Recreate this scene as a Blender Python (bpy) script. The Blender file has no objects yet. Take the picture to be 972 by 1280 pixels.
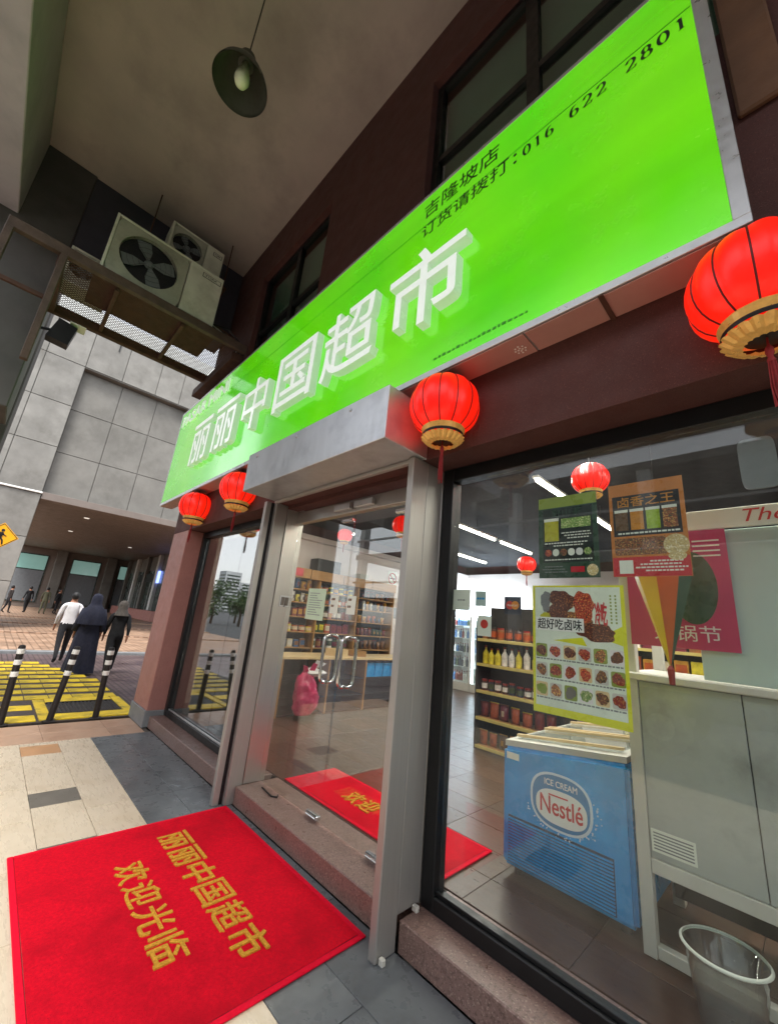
import bpy, bmesh, math, random
from mathutils import Vector, Matrix
random.seed(7)
R = math.radians
PI = math.pi
scene = bpy.context.scene
COL = scene.collection

# ------------------------------------------------------------------ camera
cam_d = bpy.data.cameras.new('camera')
cam = bpy.data.objects.new('camera', cam_d)
COL.objects.link(cam)
scene.camera = cam
_r = Vector((0.701, 0.707, 0.090)); _f = Vector((-0.701, 0.660, 0.272)).normalized()
_r = (_r - _f * _r.dot(_f)).normalized(); _u = _r.cross(_f)
cam.matrix_world = Matrix(((_r.x, _u.x, -_f.x, 0), (_r.y, _u.y, -_f.y, 0), (_r.z, _u.z, -_f.z, 1.6), (0, 0, 0, 1)))
cam_d.sensor_fit = 'HORIZONTAL'
cam_d.sensor_width = 36.0
cam_d.lens = 36.0 * 496.33 / 972.0
cam_d.clip_start = 0.02
cam_d.clip_end = 1500

# ------------------------------------------------------------------ light
SUN_EL, SUN_AZ = R(60), R(130)
w = bpy.data.worlds.new('World'); scene.world = w; w.use_nodes = True
nt = w.node_tree; nt.nodes.clear()
wo = nt.nodes.new('ShaderNodeOutputWorld'); wb = nt.nodes.new('ShaderNodeBackground')
sky = nt.nodes.new('ShaderNodeTexSky'); sky.sky_type = 'NISHITA'; sky.sun_disc = False
sky.sun_elevation = SUN_EL; sky.sun_rotation = SUN_AZ
sky.air_density = 1.0; sky.dust_density = 1.2; sky.ozone_density = 1.0
hs = nt.nodes.new('ShaderNodeHueSaturation'); hs.inputs['Saturation'].default_value = 0.18
nt.links.new(sky.outputs[0], hs.inputs['Color']); nt.links.new(hs.outputs[0], wb.inputs[0])
wb.inputs[1].default_value = 0.15
nt.links.new(wb.outputs[0], wo.inputs[0])
sd = bpy.data.lights.new('sun', 'SUN'); sd.energy = 1.5; sd.angle = R(20); sd.color = (1, .96, .9)
sun = bpy.data.objects.new('sun', sd); COL.objects.link(sun)
# light travels from the street side (-X,-Y) down towards the shop
_sd = Vector((math.sin(SUN_AZ) * math.cos(SUN_EL), math.cos(SUN_AZ) * math.cos(SUN_EL), math.sin(SUN_EL)))
sun.rotation_euler = _sd.to_track_quat('Z', 'Y').to_euler()
sun.location = (-10, -20, 30)
scene.view_settings.view_transform = 'Standard'
scene.view_settings.look = 'None'
scene.view_settings.exposure = 1.65
scene.view_settings.gamma = 1.0
scene.view_settings.use_curve_mapping = False
scene.render.engine = 'CYCLES'
cy = scene.cycles
cy.use_denoising = True
cy.max_bounces = 10; cy.diffuse_bounces = 4; cy.glossy_bounces = 4; cy.transmission_bounces = 6
cy.transparent_max_bounces = 16
cy.sample_clamp_indirect = 6.0
cy.caustics_reflective = False; cy.caustics_refractive = False

# ------------------------------------------------------------------ materials
def S(h, k=1.0):
    h = h.lstrip('#'); o = []
    for i in (0, 2, 4):
        c = int(h[i:i + 2], 16) / 255
        o.append((c / 12.92 if c <= .04045 else ((c + .055) / 1.055) ** 2.4) * k)
    return tuple(o)
MATS = {}
def newmat(name):
    m = bpy.data.materials.new(name); m.use_nodes = True
    MATS[name] = m
    n = m.node_tree
    return m, n, n.nodes['Principled BSDF'], n.links
def ramp(n, stops):
    r = n.nodes.new('ShaderNodeValToRGB')
    e = r.color_ramp.elements
    e[0].position, e[0].color = stops[0][0], (*stops[0][1], 1)
    e[1].position, e[1].color = stops[-1][0], (*stops[-1][1], 1)
    for p, c in stops[1:-1]:
        x = e.new(p); x.color = (*c, 1)
    return r
def noise(n, scale, detail=4, rough=.55, stretch=None, coord='Object'):
    tc = n.nodes.new('ShaderNodeTexCoord')
    t = n.nodes.new('ShaderNodeTexNoise'); t.inputs['Scale'].default_value = scale
    t.inputs['Detail'].default_value = detail; t.inputs['Roughness'].default_value = rough
    src = tc.outputs[coord]
    if stretch:
        mp = n.nodes.new('ShaderNodeMapping'); mp.inputs['Scale'].default_value = stretch
        n.links.new(src, mp.inputs[0]); src = mp.outputs[0]
    n.links.new(src, t.inputs['Vector'])
    return t
def M(name, col, rough=.6, metal=0, var=.12, scale=6, bump=0, bscale=80, orand=0, stretch=None, emit=None, estr=0,
      spec=.5, dirt=None, dscale=1.5, rvar=.1, speck=None):
    """plain surface: base colour with two noise octaves, uneven gloss, optional grain, dirt patches and specks"""
    if name in MATS: return MATS[name]
    m, n, b, L = newmat(name)
    t = noise(n, scale, 5, .6, stretch)
    lo = tuple(max(0, c * (1 - var)) for c in col); hi = tuple(min(1, c * (1 + var)) for c in col)
    r = ramp(n, [(.3, lo), (.7, hi)]); L.new(t.outputs[0], r.inputs[0])
    out = r.outputs[0]
    def mix(a, fac, c, mode='MIX', k=1):
        x = n.nodes.new('ShaderNodeMix'); x.data_type = 'RGBA'; x.blend_type = mode
        if hasattr(fac, 'node'): L.new(fac, x.inputs[0])
        else: x.inputs[0].default_value = fac
        L.new(a, x.inputs[6])
        if hasattr(c, 'node'): L.new(c, x.inputs[7])
        else: x.inputs[7].default_value = (*c, 1)
        return x.outputs[2]
    if dirt:
        d = noise(n, dscale, 6, .65)
        dr = ramp(n, [(.48, (0, 0, 0)), (.72, (1, 1, 1))]); L.new(d.outputs[0], dr.inputs[0])
        out = mix(out, dr.outputs[0], dirt)
    if speck:
        for k, (c, s, th) in enumerate(speck):
            v = noise(n, s, 2, .7)
            vr = ramp(n, [(th, (0, 0, 0)), (th + .06, (1, 1, 1))]); L.new(v.outputs[0], vr.inputs[0])
            out = mix(out, vr.outputs[0], c)
    if orand:
        oi = n.nodes.new('ShaderNodeObjectInfo')
        orr = ramp(n, [(0, (1 - orand,) * 3), (1, (1 + orand,) * 3)]); L.new(oi.outputs['Random'], orr.inputs[0])
        out = mix(out, 1.0, orr.outputs[0], 'MULTIPLY')
    L.new(out, b.inputs['Base Color'])
    rr = ramp(n, [(.3, (max(0, rough - rvar),) * 3), (.7, (min(1, rough + rvar),) * 3)])
    t2 = noise(n, scale * 1.7 + 1, 4, .6, stretch); L.new(t2.outputs[0], rr.inputs[0]); L.new(rr.outputs[0], b.inputs['Roughness'])
    b.inputs['Metallic'].default_value = metal
    b.inputs['Specular IOR Level'].default_value = spec
    if bump:
        bt = noise(n, bscale, 3, .6, stretch); bn = n.nodes.new('ShaderNodeBump')
        bn.inputs['Strength'].default_value = bump; bn.inputs['Distance'].default_value = .01
        L.new(bt.outputs[0], bn.inputs['Height']); L.new(bn.outputs[0], b.inputs['Normal'])
    if emit:
        b.inputs['Emission Color'].default_value = (*emit, 1); b.inputs['Emission Strength'].default_value = estr
    return m
def glass(name, ior=1.5, tint=(.93, .97, .95), rough=0.0, smear=.0):
    m, n, b, L = newmat(name)
    n.nodes.remove(b); out = n.nodes['Material Output']
    geo = n.nodes.new('ShaderNodeNewGeometry')
    mr = n.nodes.new('ShaderNodeMapRange'); L.new(geo.outputs['Backfacing'], mr.inputs[0])
    mr.inputs[3].default_value = ior; mr.inputs[4].default_value = 1 / ior
    fr = n.nodes.new('ShaderNodeFresnel'); L.new(mr.outputs[0], fr.inputs[0])
    tr = n.nodes.new('ShaderNodeBsdfTransparent'); tr.inputs[0].default_value = (*tint, 1)
    gl = n.nodes.new('ShaderNodeBsdfGlossy'); gl.inputs['Roughness'].default_value = rough
    mx = n.nodes.new('ShaderNodeMixShader'); L.new(fr.outputs[0], mx.inputs[0])
    L.new(tr.outputs[0], mx.inputs[1]); L.new(gl.outputs[0], mx.inputs[2])
    last = mx.outputs[0]
    if smear:                                    # dust film on the pane, also standing in for milky reflections
        df = n.nodes.new('ShaderNodeBsdfDiffuse'); df.inputs[0].default_value = (.6, .6, .58, 1)
        t = noise(n, 1.6, 5, .65, (1.3, 1, .4)); rp = ramp(n, [(.42, (smear * .05,) * 3), (.78, (smear,) * 3)]); L.new(t.outputs[0], rp.inputs[0])
        m2 = n.nodes.new('ShaderNodeMixShader'); L.new(rp.outputs[0], m2.inputs[0]); L.new(last, m2.inputs[1]); L.new(df.outputs[0], m2.inputs[2])
        last = m2.outputs[0]
    L.new(last, out.inputs[0])
    return m
def emis(name, col, st, base=None, rough=.4):
    return M(name, base or col, rough, var=.03, emit=col, estr=st)

# masonry, ground
M('granite', S('816760'), .36, var=.12, scale=9, bump=.15, bscale=240, speck=[(S('66514a'), 75, .55), (S('a08a80'), 95, .60), (S('514039'), 120, .63)], dirt=S('71594f'), dscale=2)
M('pilaster_stone', S('a8746b'), .55, var=.10, scale=5, bump=.15, bscale=220, speck=[(S('8a5650'), 190, .55), (S('bd8f86'), 230, .60)])
M('maroon_wall', S('512e29'), .78, var=.14, scale=3, bump=.35, bscale=150, speck=[(S('6e443d'), 170, .62), (S('371d1b'), 150, .60)])
M('grey_stone', S('7d8082'), .5, var=.12, scale=7, bump=.1, dirt=S('66686a'))
M('cream_tile', S('cfc0aa'), .30, var=.05, scale=3, orand=.05, dirt=S('c4b39b'), dscale=3.5, stretch=(1, 5, 1), bump=.02)
M('dark_tile', S('696d70'), .34, var=.12, rvar=.18, scale=5, orand=.08, dirt=S('4a4d50'), dscale=2.4, bump=.03)
M('accent_tile', S('6d675f'), .35, var=.15, scale=7, orand=.1)
M('orange_tile', S('b98d66'), .4, var=.14, scale=5, orand=.08)
M('pink_tile', S('b99880'), .38, var=.14, scale=4, orand=.08, dirt=S('9a745c'), dscale=2.5)
M('grout', S('57504a'), .9, var=.2, scale=20)
M('asphalt', S('45474a'), .85, var=.2, scale=30, bump=.3, bscale=300)
M('yellow_paint', S('e0bf24'), .5, var=.12, scale=9, bump=.25, bscale=90, orand=.1, dirt=S('7a6a2a'), dscale=4.5, speck=[(S('4a4433'), 40, .66)])
M('dark_block', S('3d332e'), .6, var=.25, scale=9, bump=.3, orand=.12)
M('concrete_panel', S('7a7873'), .75, var=.16, scale=1.3, bump=.15, bscale=40, orand=.07, dirt=S('686661'), dscale=.8)
M('concrete_recess', S('6f6d68'), .8, var=.15, scale=1.1, bump=.15, bscale=40, orand=.05, dirt=S('5e5c57'), dscale=.6)
M('light_band', S('c9cbc8'), .7, var=.08, scale=1)
M('ceiling_plaster', S('b4a69e'), .85, var=.10, scale=1.2, bump=.12, bscale=30, dirt=S('9c8f88'), dscale=.8)
M('column_toned', S('bdb4bb'), .7, var=.08, scale=1.4, bump=.1, bscale=30, dirt=S('a39ca4'), dscale=1.1)  # daylight put into the lighter colour, tinted against the sign's green glow
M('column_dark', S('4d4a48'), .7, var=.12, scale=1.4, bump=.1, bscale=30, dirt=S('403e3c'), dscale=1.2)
M('blind_green', S('8d9a90'), .7, var=.08, scale=2)
M('beam_dark', S('3c3b44'), .75, var=.15, scale=2)
M('soffit_brown', S('6f655e'), .55, var=.1, scale=1.5)
M('brown_wall', S('6b4a33'), .7, var=.25, scale=4, bump=.2)
# metals
M('galvanised', S('c6c8cb'), .36, .7, var=.05, scale=12, rvar=.08, stretch=(1, 1, .2), dirt=S('b2b4b8'), dscale=5)
M('stainless', S('bbb7b1'), .34, .8, var=.04, scale=14, stretch=(8, 8, .1), rvar=.05)
M('rail_steel', S('a9a6a1'), .45, .55, var=.05, scale=14, stretch=(8, 8, .1), rvar=.05)
M('aluminium', S('c8c9ca'), .35, .7, var=.06, scale=10)
M('chrome', S('d8d8d8'), .12, 1, var=.03)
M('black_metal', S('17181a'), .4, .2, var=.2, scale=8)
M('black_rubber', S('1c1513'), .6, var=.2, scale=12)
M('rust_beam', S('54443a'), .75, var=.28, scale=7, bump=.25, dirt=S('4a372b'), dscale=3)
M('rust_dark', S('4a3024'), .8, var=.25, scale=7, bump=.25)
M('ac_white', S('d9d9c9'), .5, var=.07, scale=4, dirt=S('b9b8a4'), dscale=2.5)
M('ac_dark', S('15161c'), .6)
M('ac_panel', S('a8a899'), .5, var=.1, scale=5, dirt=S('8c8c7e'), dscale=3)
M('fan_grey', S('6d7276'), .45, var=.1)
M('enamel_grey', S('4c4c42'), .5, var=.18, scale=9)
M('bulb_glass', S('e6eccb'), .25, var=.04)
M('white_paint', S('dcdcd8'), .5, var=.05)
M('white_band', S('e8e8e4'), .35, var=.08, scale=14)
M('wire_black', S('0c0c0c'), .5)
# signs
def sign_face():
    m, n, b, L = newmat('sign_green')
    t = noise(n, .9, 3, .5, (1, 1, .6)); r = ramp(n, [(.3, S('4ade00')), (.7, S('7cea0c'))]); L.new(t.outputs[0], r.inputs[0])
    b.inputs['Base Color'].default_value = (*S('2f8a0a'), 1)
    t3 = noise(n, 1.4, 5, .6, (.35, 1, 2.2)); r3 = ramp(n, [(.3, (.82,) * 3), (.7, (1.1,) * 3)]); L.new(t3.outputs[0], r3.inputs[0])
    x = n.nodes.new('ShaderNodeMix'); x.data_type = 'RGBA'; x.blend_type = 'MULTIPLY'; x.inputs[0].default_value = 1
    L.new(r.outputs[0], x.inputs[6]); L.new(r3.outputs[0], x.inputs[7])
    L.new(x.outputs[2], b.inputs['Emission Color']); b.inputs['Emission Strength'].default_value = .265
    b.inputs['Coat Weight'].default_value = 1.0; b.inputs['Coat Roughness'].default_value = .10; b.inputs['Coat IOR'].default_value = 1.75
    t2 = noise(n, 5, 4, .6); r2 = ramp(n, [(.3, (.16,) * 3), (.7, (.30,) * 3)]); L.new(t2.outputs[0], r2.inputs[0]); L.new(r2.outputs[0], b.inputs['Roughness'])
sign_face()
M('acrylic_white', S('dde4dd'), .16, var=.05, scale=9, emit=(.92, 1, .92), estr=.16)
M('letter_edge', S('c4d0c4'), .2, var=.08, emit=(.88, 1, .85), estr=.07)
M('print_black', S('10220c'), .5, var=.05)
M('print_dark_green', S('2f9608'), .5, var=.05)
M('grey_letter', S('dfe8dd'), .4, var=.05, emit=(.85, 1, .82), estr=.11)
M('warmed_panel', S('b58c82'), .5, var=.08, scale=3)  # warm lantern light on the underside is put into this pink
M('white_print', S('eeeeea'), .5, var=.03); M('black_print', S('131314'), .5, var=.05)
M('sign_yellow', S('e9a60c'), .4, var=.05)
# lanterns
def lantern_mat():
    m, n, b, L = newmat('lantern_silk')
    b.inputs['Base Color'].default_value = (*S('e01008'), 1); b.inputs['Roughness'].default_value = .38
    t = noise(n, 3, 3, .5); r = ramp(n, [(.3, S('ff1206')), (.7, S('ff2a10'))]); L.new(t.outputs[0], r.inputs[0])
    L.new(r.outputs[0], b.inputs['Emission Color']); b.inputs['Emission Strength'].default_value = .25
    bt = noise(n, 14, 4, .6, (1, 1, .4)); bn = n.nodes.new('ShaderNodeBump'); bn.inputs['Strength'].default_value = .35; bn.inputs['Distance'].default_value = .01
    L.new(bt.outputs[0], bn.inputs['Height']); L.new(bn.outputs[0], b.inputs['Normal'])
lantern_mat()
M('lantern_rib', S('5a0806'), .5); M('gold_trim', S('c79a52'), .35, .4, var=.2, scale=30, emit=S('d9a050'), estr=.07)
M('tassel_red', S('8a1a1c'), .7, var=.2, scale=40)
# carpet
M('carpet_red', S('e20c28'), .95, var=.14, scale=60, bump=.7, bscale=420, spec=.1, dirt=S('b80a20'), dscale=1.6, speck=[(S('a80a1e'), 260, .62), (S('e8404c'), 330, .68)])
M('carpet_border', S('e01030'), .9, var=.1, scale=40, bump=.4, bscale=300, spec=.1)
M('carpet_yellow', S('d29a38'), .95, var=.3, scale=90, bump=.6, bscale=420, spec=.1, speck=[(S('a85a20'), 230, .62)])
# interior
M('wood_floor', S('4c3528'), .36, var=.2, scale=5, orand=.28, stretch=(1, 6, 1))
M('inner_white', S('d9cdc5'), .8, var=.04, scale=2)
M('inner_dark', S('1d1e22'), .9, var=.1)
M('wood_light', S('a87c46'), .5, var=.14, scale=4, stretch=(8, 1, 8))
M('wood_top', S('dcc090'), .35, var=.1, scale=4, stretch=(8, 1, 8))
M('dark_shelf', S('22201f'), .6, var=.15)
M('price_strip', S('c0ae62'), .5, var=.08)
M('tube_lit', (1, .96, .9), .4, var=.01, emit=(1, .93, .82), estr=9)
M('cool_lit', (.9, .95, 1), .4, var=.01, emit=(.72, .84, 1), estr=6)
M('freezer_blue', S('0096de'), .28, var=.10, scale=3, dirt=S('18a8f0'), dscale=4)
M('freezer_dark_blue', S('0a3350'), .35, var=.06)
M('logo_rim', S('d6e6f2'), .4, var=.03); M('logo_blue', S('2f80b8'), .4, var=.05); M('logo_red', S('c8202a'), .4, var=.03)
M('grey_white', S('c6c4bb'), .45, var=.06)
M('milky_steel', S('b3b9b6'), .40, .3, var=.1, scale=4, dirt=S('8d908d'), dscale=2)  # steel paled towards teal to imitate the milky window reflection
M('pale_teal', S('b4c8c4'), .4, var=.08, scale=2)
M('pink_print', S('b8285e'), .5, var=.12, scale=4)
M('script_red', S('c4302c'), .5)
M('bag_pink', S('c02a5c'), .3, var=.2, scale=9, bump=.5, bscale=18); M('bag_white', S('e2dcdc'), .35, var=.08, scale=9, bump=.5, bscale=18)
PACK = []
for i, c in enumerate(['7a2018', 'b8862a', '3a4a2a', '20263a', 'a84a1e', 'c8b89a', '4a2a20', 'd0c030', '6a1830', '2a5a8a', 'd8d4cc', '8a5a30']):
    PACK.append(M('pack_%d' % i, S(c), .35, var=.35, scale=14, speck=[(S('d8d0b8'), 22, .68)]))
M('jar_glass', S('3a221a'), .15, var=.3, scale=20); M('lid_black', S('1a1a1a'), .35); M('lid_red', S('8a1c14'), .35)
M('food_brown', S('5a2a1c'), .4, var=.5, scale=90, speck=[(S('a8683a'), 130, .56)])
M('food_tan', S('c8b078'), .4, var=.3, scale=90, speck=[(S('f0e8c8'), 150, .55)])
M('food_red', S('a03020'), .4, var=.4, scale=90, orand=.3, speck=[(S('d88a4a'), 150, .55), (S('4a1a12'), 120, .56)])
M('food_mix', S('8a4a2a'), .4, var=.5, scale=90, orand=.5, speck=[(S('e0b060'), 150, .55), (S('35402a'), 110, .55)])
M('food_green', S('6a8a40'), .4, var=.4, scale=90, orand=.3, speck=[(S('d8d8a0'), 150, .55)])
M('poster_white', S('dfe8d8'), .3, var=.08, scale=6); M('poster_yellow', S('dcdc28'), .3, var=.05)
M('poster_green', S('2f4a38'), .3, var=.1, scale=8); M('poster_lime', S('8a9a3c'), .3, var=.08); M('poster_dark', S('16241f'), .3)
M('poster_orange', S('c47a34'), .3, var=.1, scale=8); M('poster_red', S('c01a2c'), .3, var=.06)
M('drink_yellow', S('b8b42c'), .3, var=.2, scale=30); M('drink_amber', S('c8862a'), .3, var=.2, scale=30); M('drink_lime', S('9ab82c'), .3, var=.2, scale=30); M('drink_brown', S('6a5038'), .3, var=.25, scale=30)
M('paper_white', S('e4e8dc'), .6, var=.03); M('paper_mint', S('c8dcc0'), .6, var=.04)
M('sticker_navy', S('1c2438'), .35); M('disc_red', S('c8322a'), .4); M('disc_orange', S('e08a28'), .4)
M('cone_yellow', S('d0b020'), .5); M('cone_orange', S('c05a20'), .5); M('cone_green', S('2a4a32'), .5)
# people, far things
M('skin', S('9a6a52'), .55, var=.06); M('shirt_white', S('d4d2d6'), .8, var=.08, scale=14, bump=.3, bscale=16)
M('trousers', S('17171c'), .85, var=.15, scale=12); M('shoe', S('101010'), .5); M('hair_black', S('0c0a0a'), .6)
M('robe_navy', S('1a1d30'), .85, var=.2, scale=9, bump=.3, bscale=14); M('robe_black', S('0f1014'), .85, var=.2, scale=9, bump=.3, bscale=14)
M('scarf_grey', S('46403a'), .8, var=.3, scale=26); M('coat_dark', S('2a2220'), .85, var=.2); M('coat_olive', S('5a5a46'), .85, var=.2)
M('sneaker', S('cfcac2'), .6)
M('window_teal', S('6f9a92'), .15, var=.1, scale=.5, emit=S('9fc8be'), estr=.10)
M('window_dark', S('39443f'), .25, var=.2, scale=.6)
M('blue_screen', S('5a70c8'), .4, emit=S('8aa0ff'), estr=1.0)
M('leaf', S('4c6a34'), .6, var=.35, scale=3, orand=.2); M('bark', S('4a3c30'), .9, var=.2)
M('tower_white', S('c4c8ca'), .7, var=.06, scale=.2)
glass('shop_glass', 1.47, (.94, .97, .96), smear=.06)
glass('film_glass', 4.0, (.6, .62, .6), smear=.04)
glass('door_glass', 1.85, (.93, .96, .94), smear=.03)
glass('plastic_clear', 1.45, (.85, .87, .85), smear=.55)
glass('upper_glass', 1.5, (.75, .85, .8))
def brick_mat(name, c1, c2, cm, scale, bump=.4, rough=.6):
    m, n, b, L = newmat(name)
    tc = n.nodes.new('ShaderNodeTexCoord'); t = n.nodes.new('ShaderNodeTexBrick')
    L.new(tc.outputs['Object'], t.inputs['Vector']); t.inputs['Scale'].default_value = scale
    t.inputs['Color1'].default_value = (*c1, 1); t.inputs['Color2'].default_value = (*c2, 1); t.inputs['Mortar'].default_value = (*cm, 1)
    t.inputs['Mortar Size'].default_value = .022; t.inputs['Brick Width'].default_value = .5; t.inputs['Row Height'].default_value = .25
    nz = noise(n, 1.2, 5, .6); r = ramp(n, [(.3, (.75,) * 3), (.7, (1.2,) * 3)]); L.new(nz.outputs[0], r.inputs[0])
    x = n.nodes.new('ShaderNodeMix'); x.data_type = 'RGBA'; x.blend_type = 'MULTIPLY'; x.inputs[0].default_value = 1
    L.new(t.outputs['Color'], x.inputs[6]); L.new(r.outputs[0], x.inputs[7]); L.new(x.outputs[2], b.inputs['Base Color'])
    bn = n.nodes.new('ShaderNodeBump'); bn.inputs['Strength'].default_value = bump; bn.inputs['Distance'].default_value = .01; bn.invert = True
    L.new(t.outputs['Fac'], bn.inputs['Height']); L.new(bn.outputs[0], b.inputs['Normal'])
    rr = ramp(n, [(.3, (rough - .25,) * 3), (.7, (rough + .1,) * 3)]); L.new(nz.outputs[0], rr.inputs[0]); L.new(rr.outputs[0], b.inputs['Roughness'])
brick_mat('purple_pavers', S('5b4c4f'), S('6a5a58'), S('2f2828'), 2.4, rough=.5)
brick_mat('orange_pavers', S('a78a74'), S('987a64'), S('78604e'), 1.4, rough=.6)

# ------------------------------------------------------------------ geometry helpers
ORG = {}
def obj(name, bm, mat, parent=None, smooth=False, kind=None):
    """link one bmesh (world coordinates) as one mesh object"""
    bmesh.ops.recalc_face_normals(bm, faces=bm.faces)
    me = bpy.data.meshes.new(name)
    if parent is not None:
        o0 = ORG[parent.name]
    else:
        xs = [v.co for v in bm.verts]
        o0 = Vector(((min(v.x for v in xs) + max(v.x for v in xs)) / 2, (min(v.y for v in xs) + max(v.y for v in xs)) / 2, min(v.z for v in xs)))
    bmesh.ops.translate(bm, verts=bm.verts, vec=-o0)
    bm.to_mesh(me); bm.free()
    for m in (mat if isinstance(mat, (list, tuple)) else [mat]):
        me.materials.append(MATS[m] if isinstance(m, str) else m)
    if smooth:
        for p in me.polygons: p.use_smooth = True
    o = bpy.data.objects.new(name, me); COL.objects.link(o)
    if parent is not None: o.parent = parent
    else: o.location = o0
    ORG[o.name] = o0
    if kind: o['kind'] = kind
    return o
def tag(o, label, cat=None, group=None):
    o['label'] = label
    if cat: o['category'] = cat
    if group: o['group'] = group
    return o
def thing(name, label, cat, loc, group=None):
    o = bpy.data.objects.new(name, None); COL.objects.link(o); o.location = loc; o.empty_display_size = .1
    ORG[o.name] = Vector(loc); return tag(o, label, cat, group)
def copy_tree(o, parent=None, loc=None, rz=None, label=None):
    c = o.copy(); COL.objects.link(c); c.parent = parent
    ORG[c.name] = ORG[o.name]
    if loc is not None: c.location = loc
    if rz is not None: c.rotation_euler.z = rz
    if label: c['label'] = label
    for ch in o.children: copy_tree(ch, c)
    return c
def N(): return bmesh.new()
def bx(bm, x0, x1, y0, y1, z0, z1, bev=0, seg=1):
    vs = [bm.verts.new((x, y, z)) for z in (z0, z1) for y in (y0, y1) for x in (x0, x1)]
    fs = []
    for f in ((0, 1, 3, 2), (4, 6, 7, 5), (0, 4, 5, 1), (2, 3, 7, 6), (0, 2, 6, 4), (1, 5, 7, 3)):
        fs.append(bm.faces.new([vs[i] for i in f]))
    if bev:
        es = set(e for f in fs for e in f.edges)
        bmesh.ops.recalc_face_normals(bm, faces=fs)
        bmesh.ops.bevel(bm, geom=list(es), offset=bev, segments=seg, affect='EDGES', profile=.5)
    return bm
def box(name, x0, x1, y0, y1, z0, z1, mat, parent=None, bev=.003, seg=1, kind=None):
    return obj(name, bx(N(), x0, x1, y0, y1, z0, z1, bev, seg), mat, parent, kind=kind)
def prism(bm, pts, d):
    """extrude a planar polygon (3d points) by vector d"""
    a = [bm.verts.new(p) for p in pts]; b = [bm.verts.new(Vector(p) + Vector(d)) for p in pts]
    n = len(pts)
    bm.faces.new(a); bm.faces.new(b[::-1])
    for i in range(n): bm.faces.new((a[i], b[i], b[(i + 1) % n], a[(i + 1) % n]))
    return bm
def tube(bm, pts, r, n=8, cap=True):
    pts = [Vector(p) for p in pts]; rings = []
    rs = r if isinstance(r, (list, tuple)) else [r] * len(pts)
    up = None
    for i, p in enumerate(pts):
        t = (pts[min(i + 1, len(pts) - 1)] - pts[max(i - 1, 0)]).normalized()
        if up is None:
            up = t.orthogonal().normalized()
        else:
            up = (up - t * up.dot(t)); up = up.normalized() if up.length > 1e-6 else t.orthogonal().normalized()
        s = t.cross(up)
        rings.append([bm.verts.new(p + (up * math.cos(2 * PI * k / n) + s * math.sin(2 * PI * k / n)) * rs[i]) for k in range(n)])
    for a, b in zip(rings, rings[1:]):
        for k in range(n): bm.faces.new((a[k], a[(k + 1) % n], b[(k + 1) % n], b[k]))
    if cap: bm.faces.new(rings[0][::-1]); bm.faces.new(rings[-1])
    return bm
def lathe(bm, prof, c, n=24, cap=True, lobes=0, amp=0, sx=1, sy=1, axis='z'):
    """prof: (radius, height) pairs about a vertical (or x) axis through c"""
    rings = []
    for (r, z) in prof:
        ring = []
        for k in range(n):
            a = 2 * PI * k / n
            rr = r * (1 - amp * abs(math.sin(a * lobes / 2)) ** .0 * 0 - (amp * (1 - abs(math.sin(a * lobes / 2))) if lobes else 0))
            if axis == 'z': p = (c[0] + rr * math.cos(a) * sx, c[1] + rr * math.sin(a) * sy, c[2] + z)
            else: p = (c[0] + z, c[1] + rr * math.cos(a), c[2] + rr * math.sin(a))
            ring.append(bm.verts.new(p))
        rings.append(ring)
    for a, b in zip(rings, rings[1:]):
        for k in range(n): bm.faces.new((a[k], a[(k + 1) % n], b[(k + 1) % n], b[k]))
    if cap:
        bm.faces.new(rings[0][::-1]); bm.faces.new(rings[-1])
    return bm
def quad(bm, pts):
    bm.faces.new([bm.verts.new(p) for p in pts]); return bm
TXT = {}
def text_bm(s, width, height, extrude=.002, bold=0, bevel=0, shear=0):
    """lettering as a mesh in the XY plane, stretched to width x height, lower left at 0,0"""
    cu = bpy.data.curves.new('lettering', 'FONT'); cu.body = s; cu.size = 1; cu.extrude = 0.0; cu.resolution_u = 4; cu.shear = shear
    o = bpy.data.objects.new('lettering_tmp', cu); COL.objects.link(o)
    dg = bpy.context.evaluated_depsgraph_get(); dg.update()
    me = bpy.data.meshes.new_from_object(o.evaluated_get(dg))
    bpy.data.objects.remove(o); bpy.data.curves.remove(cu)
    bm = N(); bm.from_mesh(me); bpy.data.meshes.remove(me)
    if not bm.verts: return bm
    x0 = min(v.co.x for v in bm.verts); x1 = max(v.co.x for v in bm.verts); y0 = min(v.co.y for v in bm.verts); y1 = max(v.co.y for v in bm.verts)
    for v in bm.verts:
        v.co.x = (v.co.x - x0) / max(1e-6, x1 - x0) * width; v.co.y = (v.co.y - y0) / max(1e-6, y1 - y0) * height; v.co.z = 0
    bmesh.ops.remove_doubles(bm, verts=bm.verts, dist=1e-5)
    if bold:                                     # heavier strokes: push every outline vertex outwards
        mv = {}
        for e in bm.edges:
            if len(e.link_faces) != 1: continue
            a, c = e.verts; d = (c.co - a.co); n_ = Vector((d.y, -d.x, 0))
            if n_.length < 1e-9: continue
            n_.normalize()
            if n_.dot(e.link_faces[0].calc_center_median() - a.co) > 0: n_ = -n_
            for v in (a, c): mv.setdefault(v, []).append(n_)
        k_ = bold * height
        for v, ns_ in mv.items():
            q = sum(ns_, Vector())
            if q.length > 1e-6:
                q.normalize(); v.co += q * k_ / max(.5, q.dot(ns_[0]))
    if extrude:
        r = bmesh.ops.extrude_face_region(bm, geom=list(bm.faces))
        vs = [g for g in r['geom'] if isinstance(g, bmesh.types.BMVert)]
        bmesh.ops.translate(bm, verts=vs, vec=(0, 0, extrude))
    return bm
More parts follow.
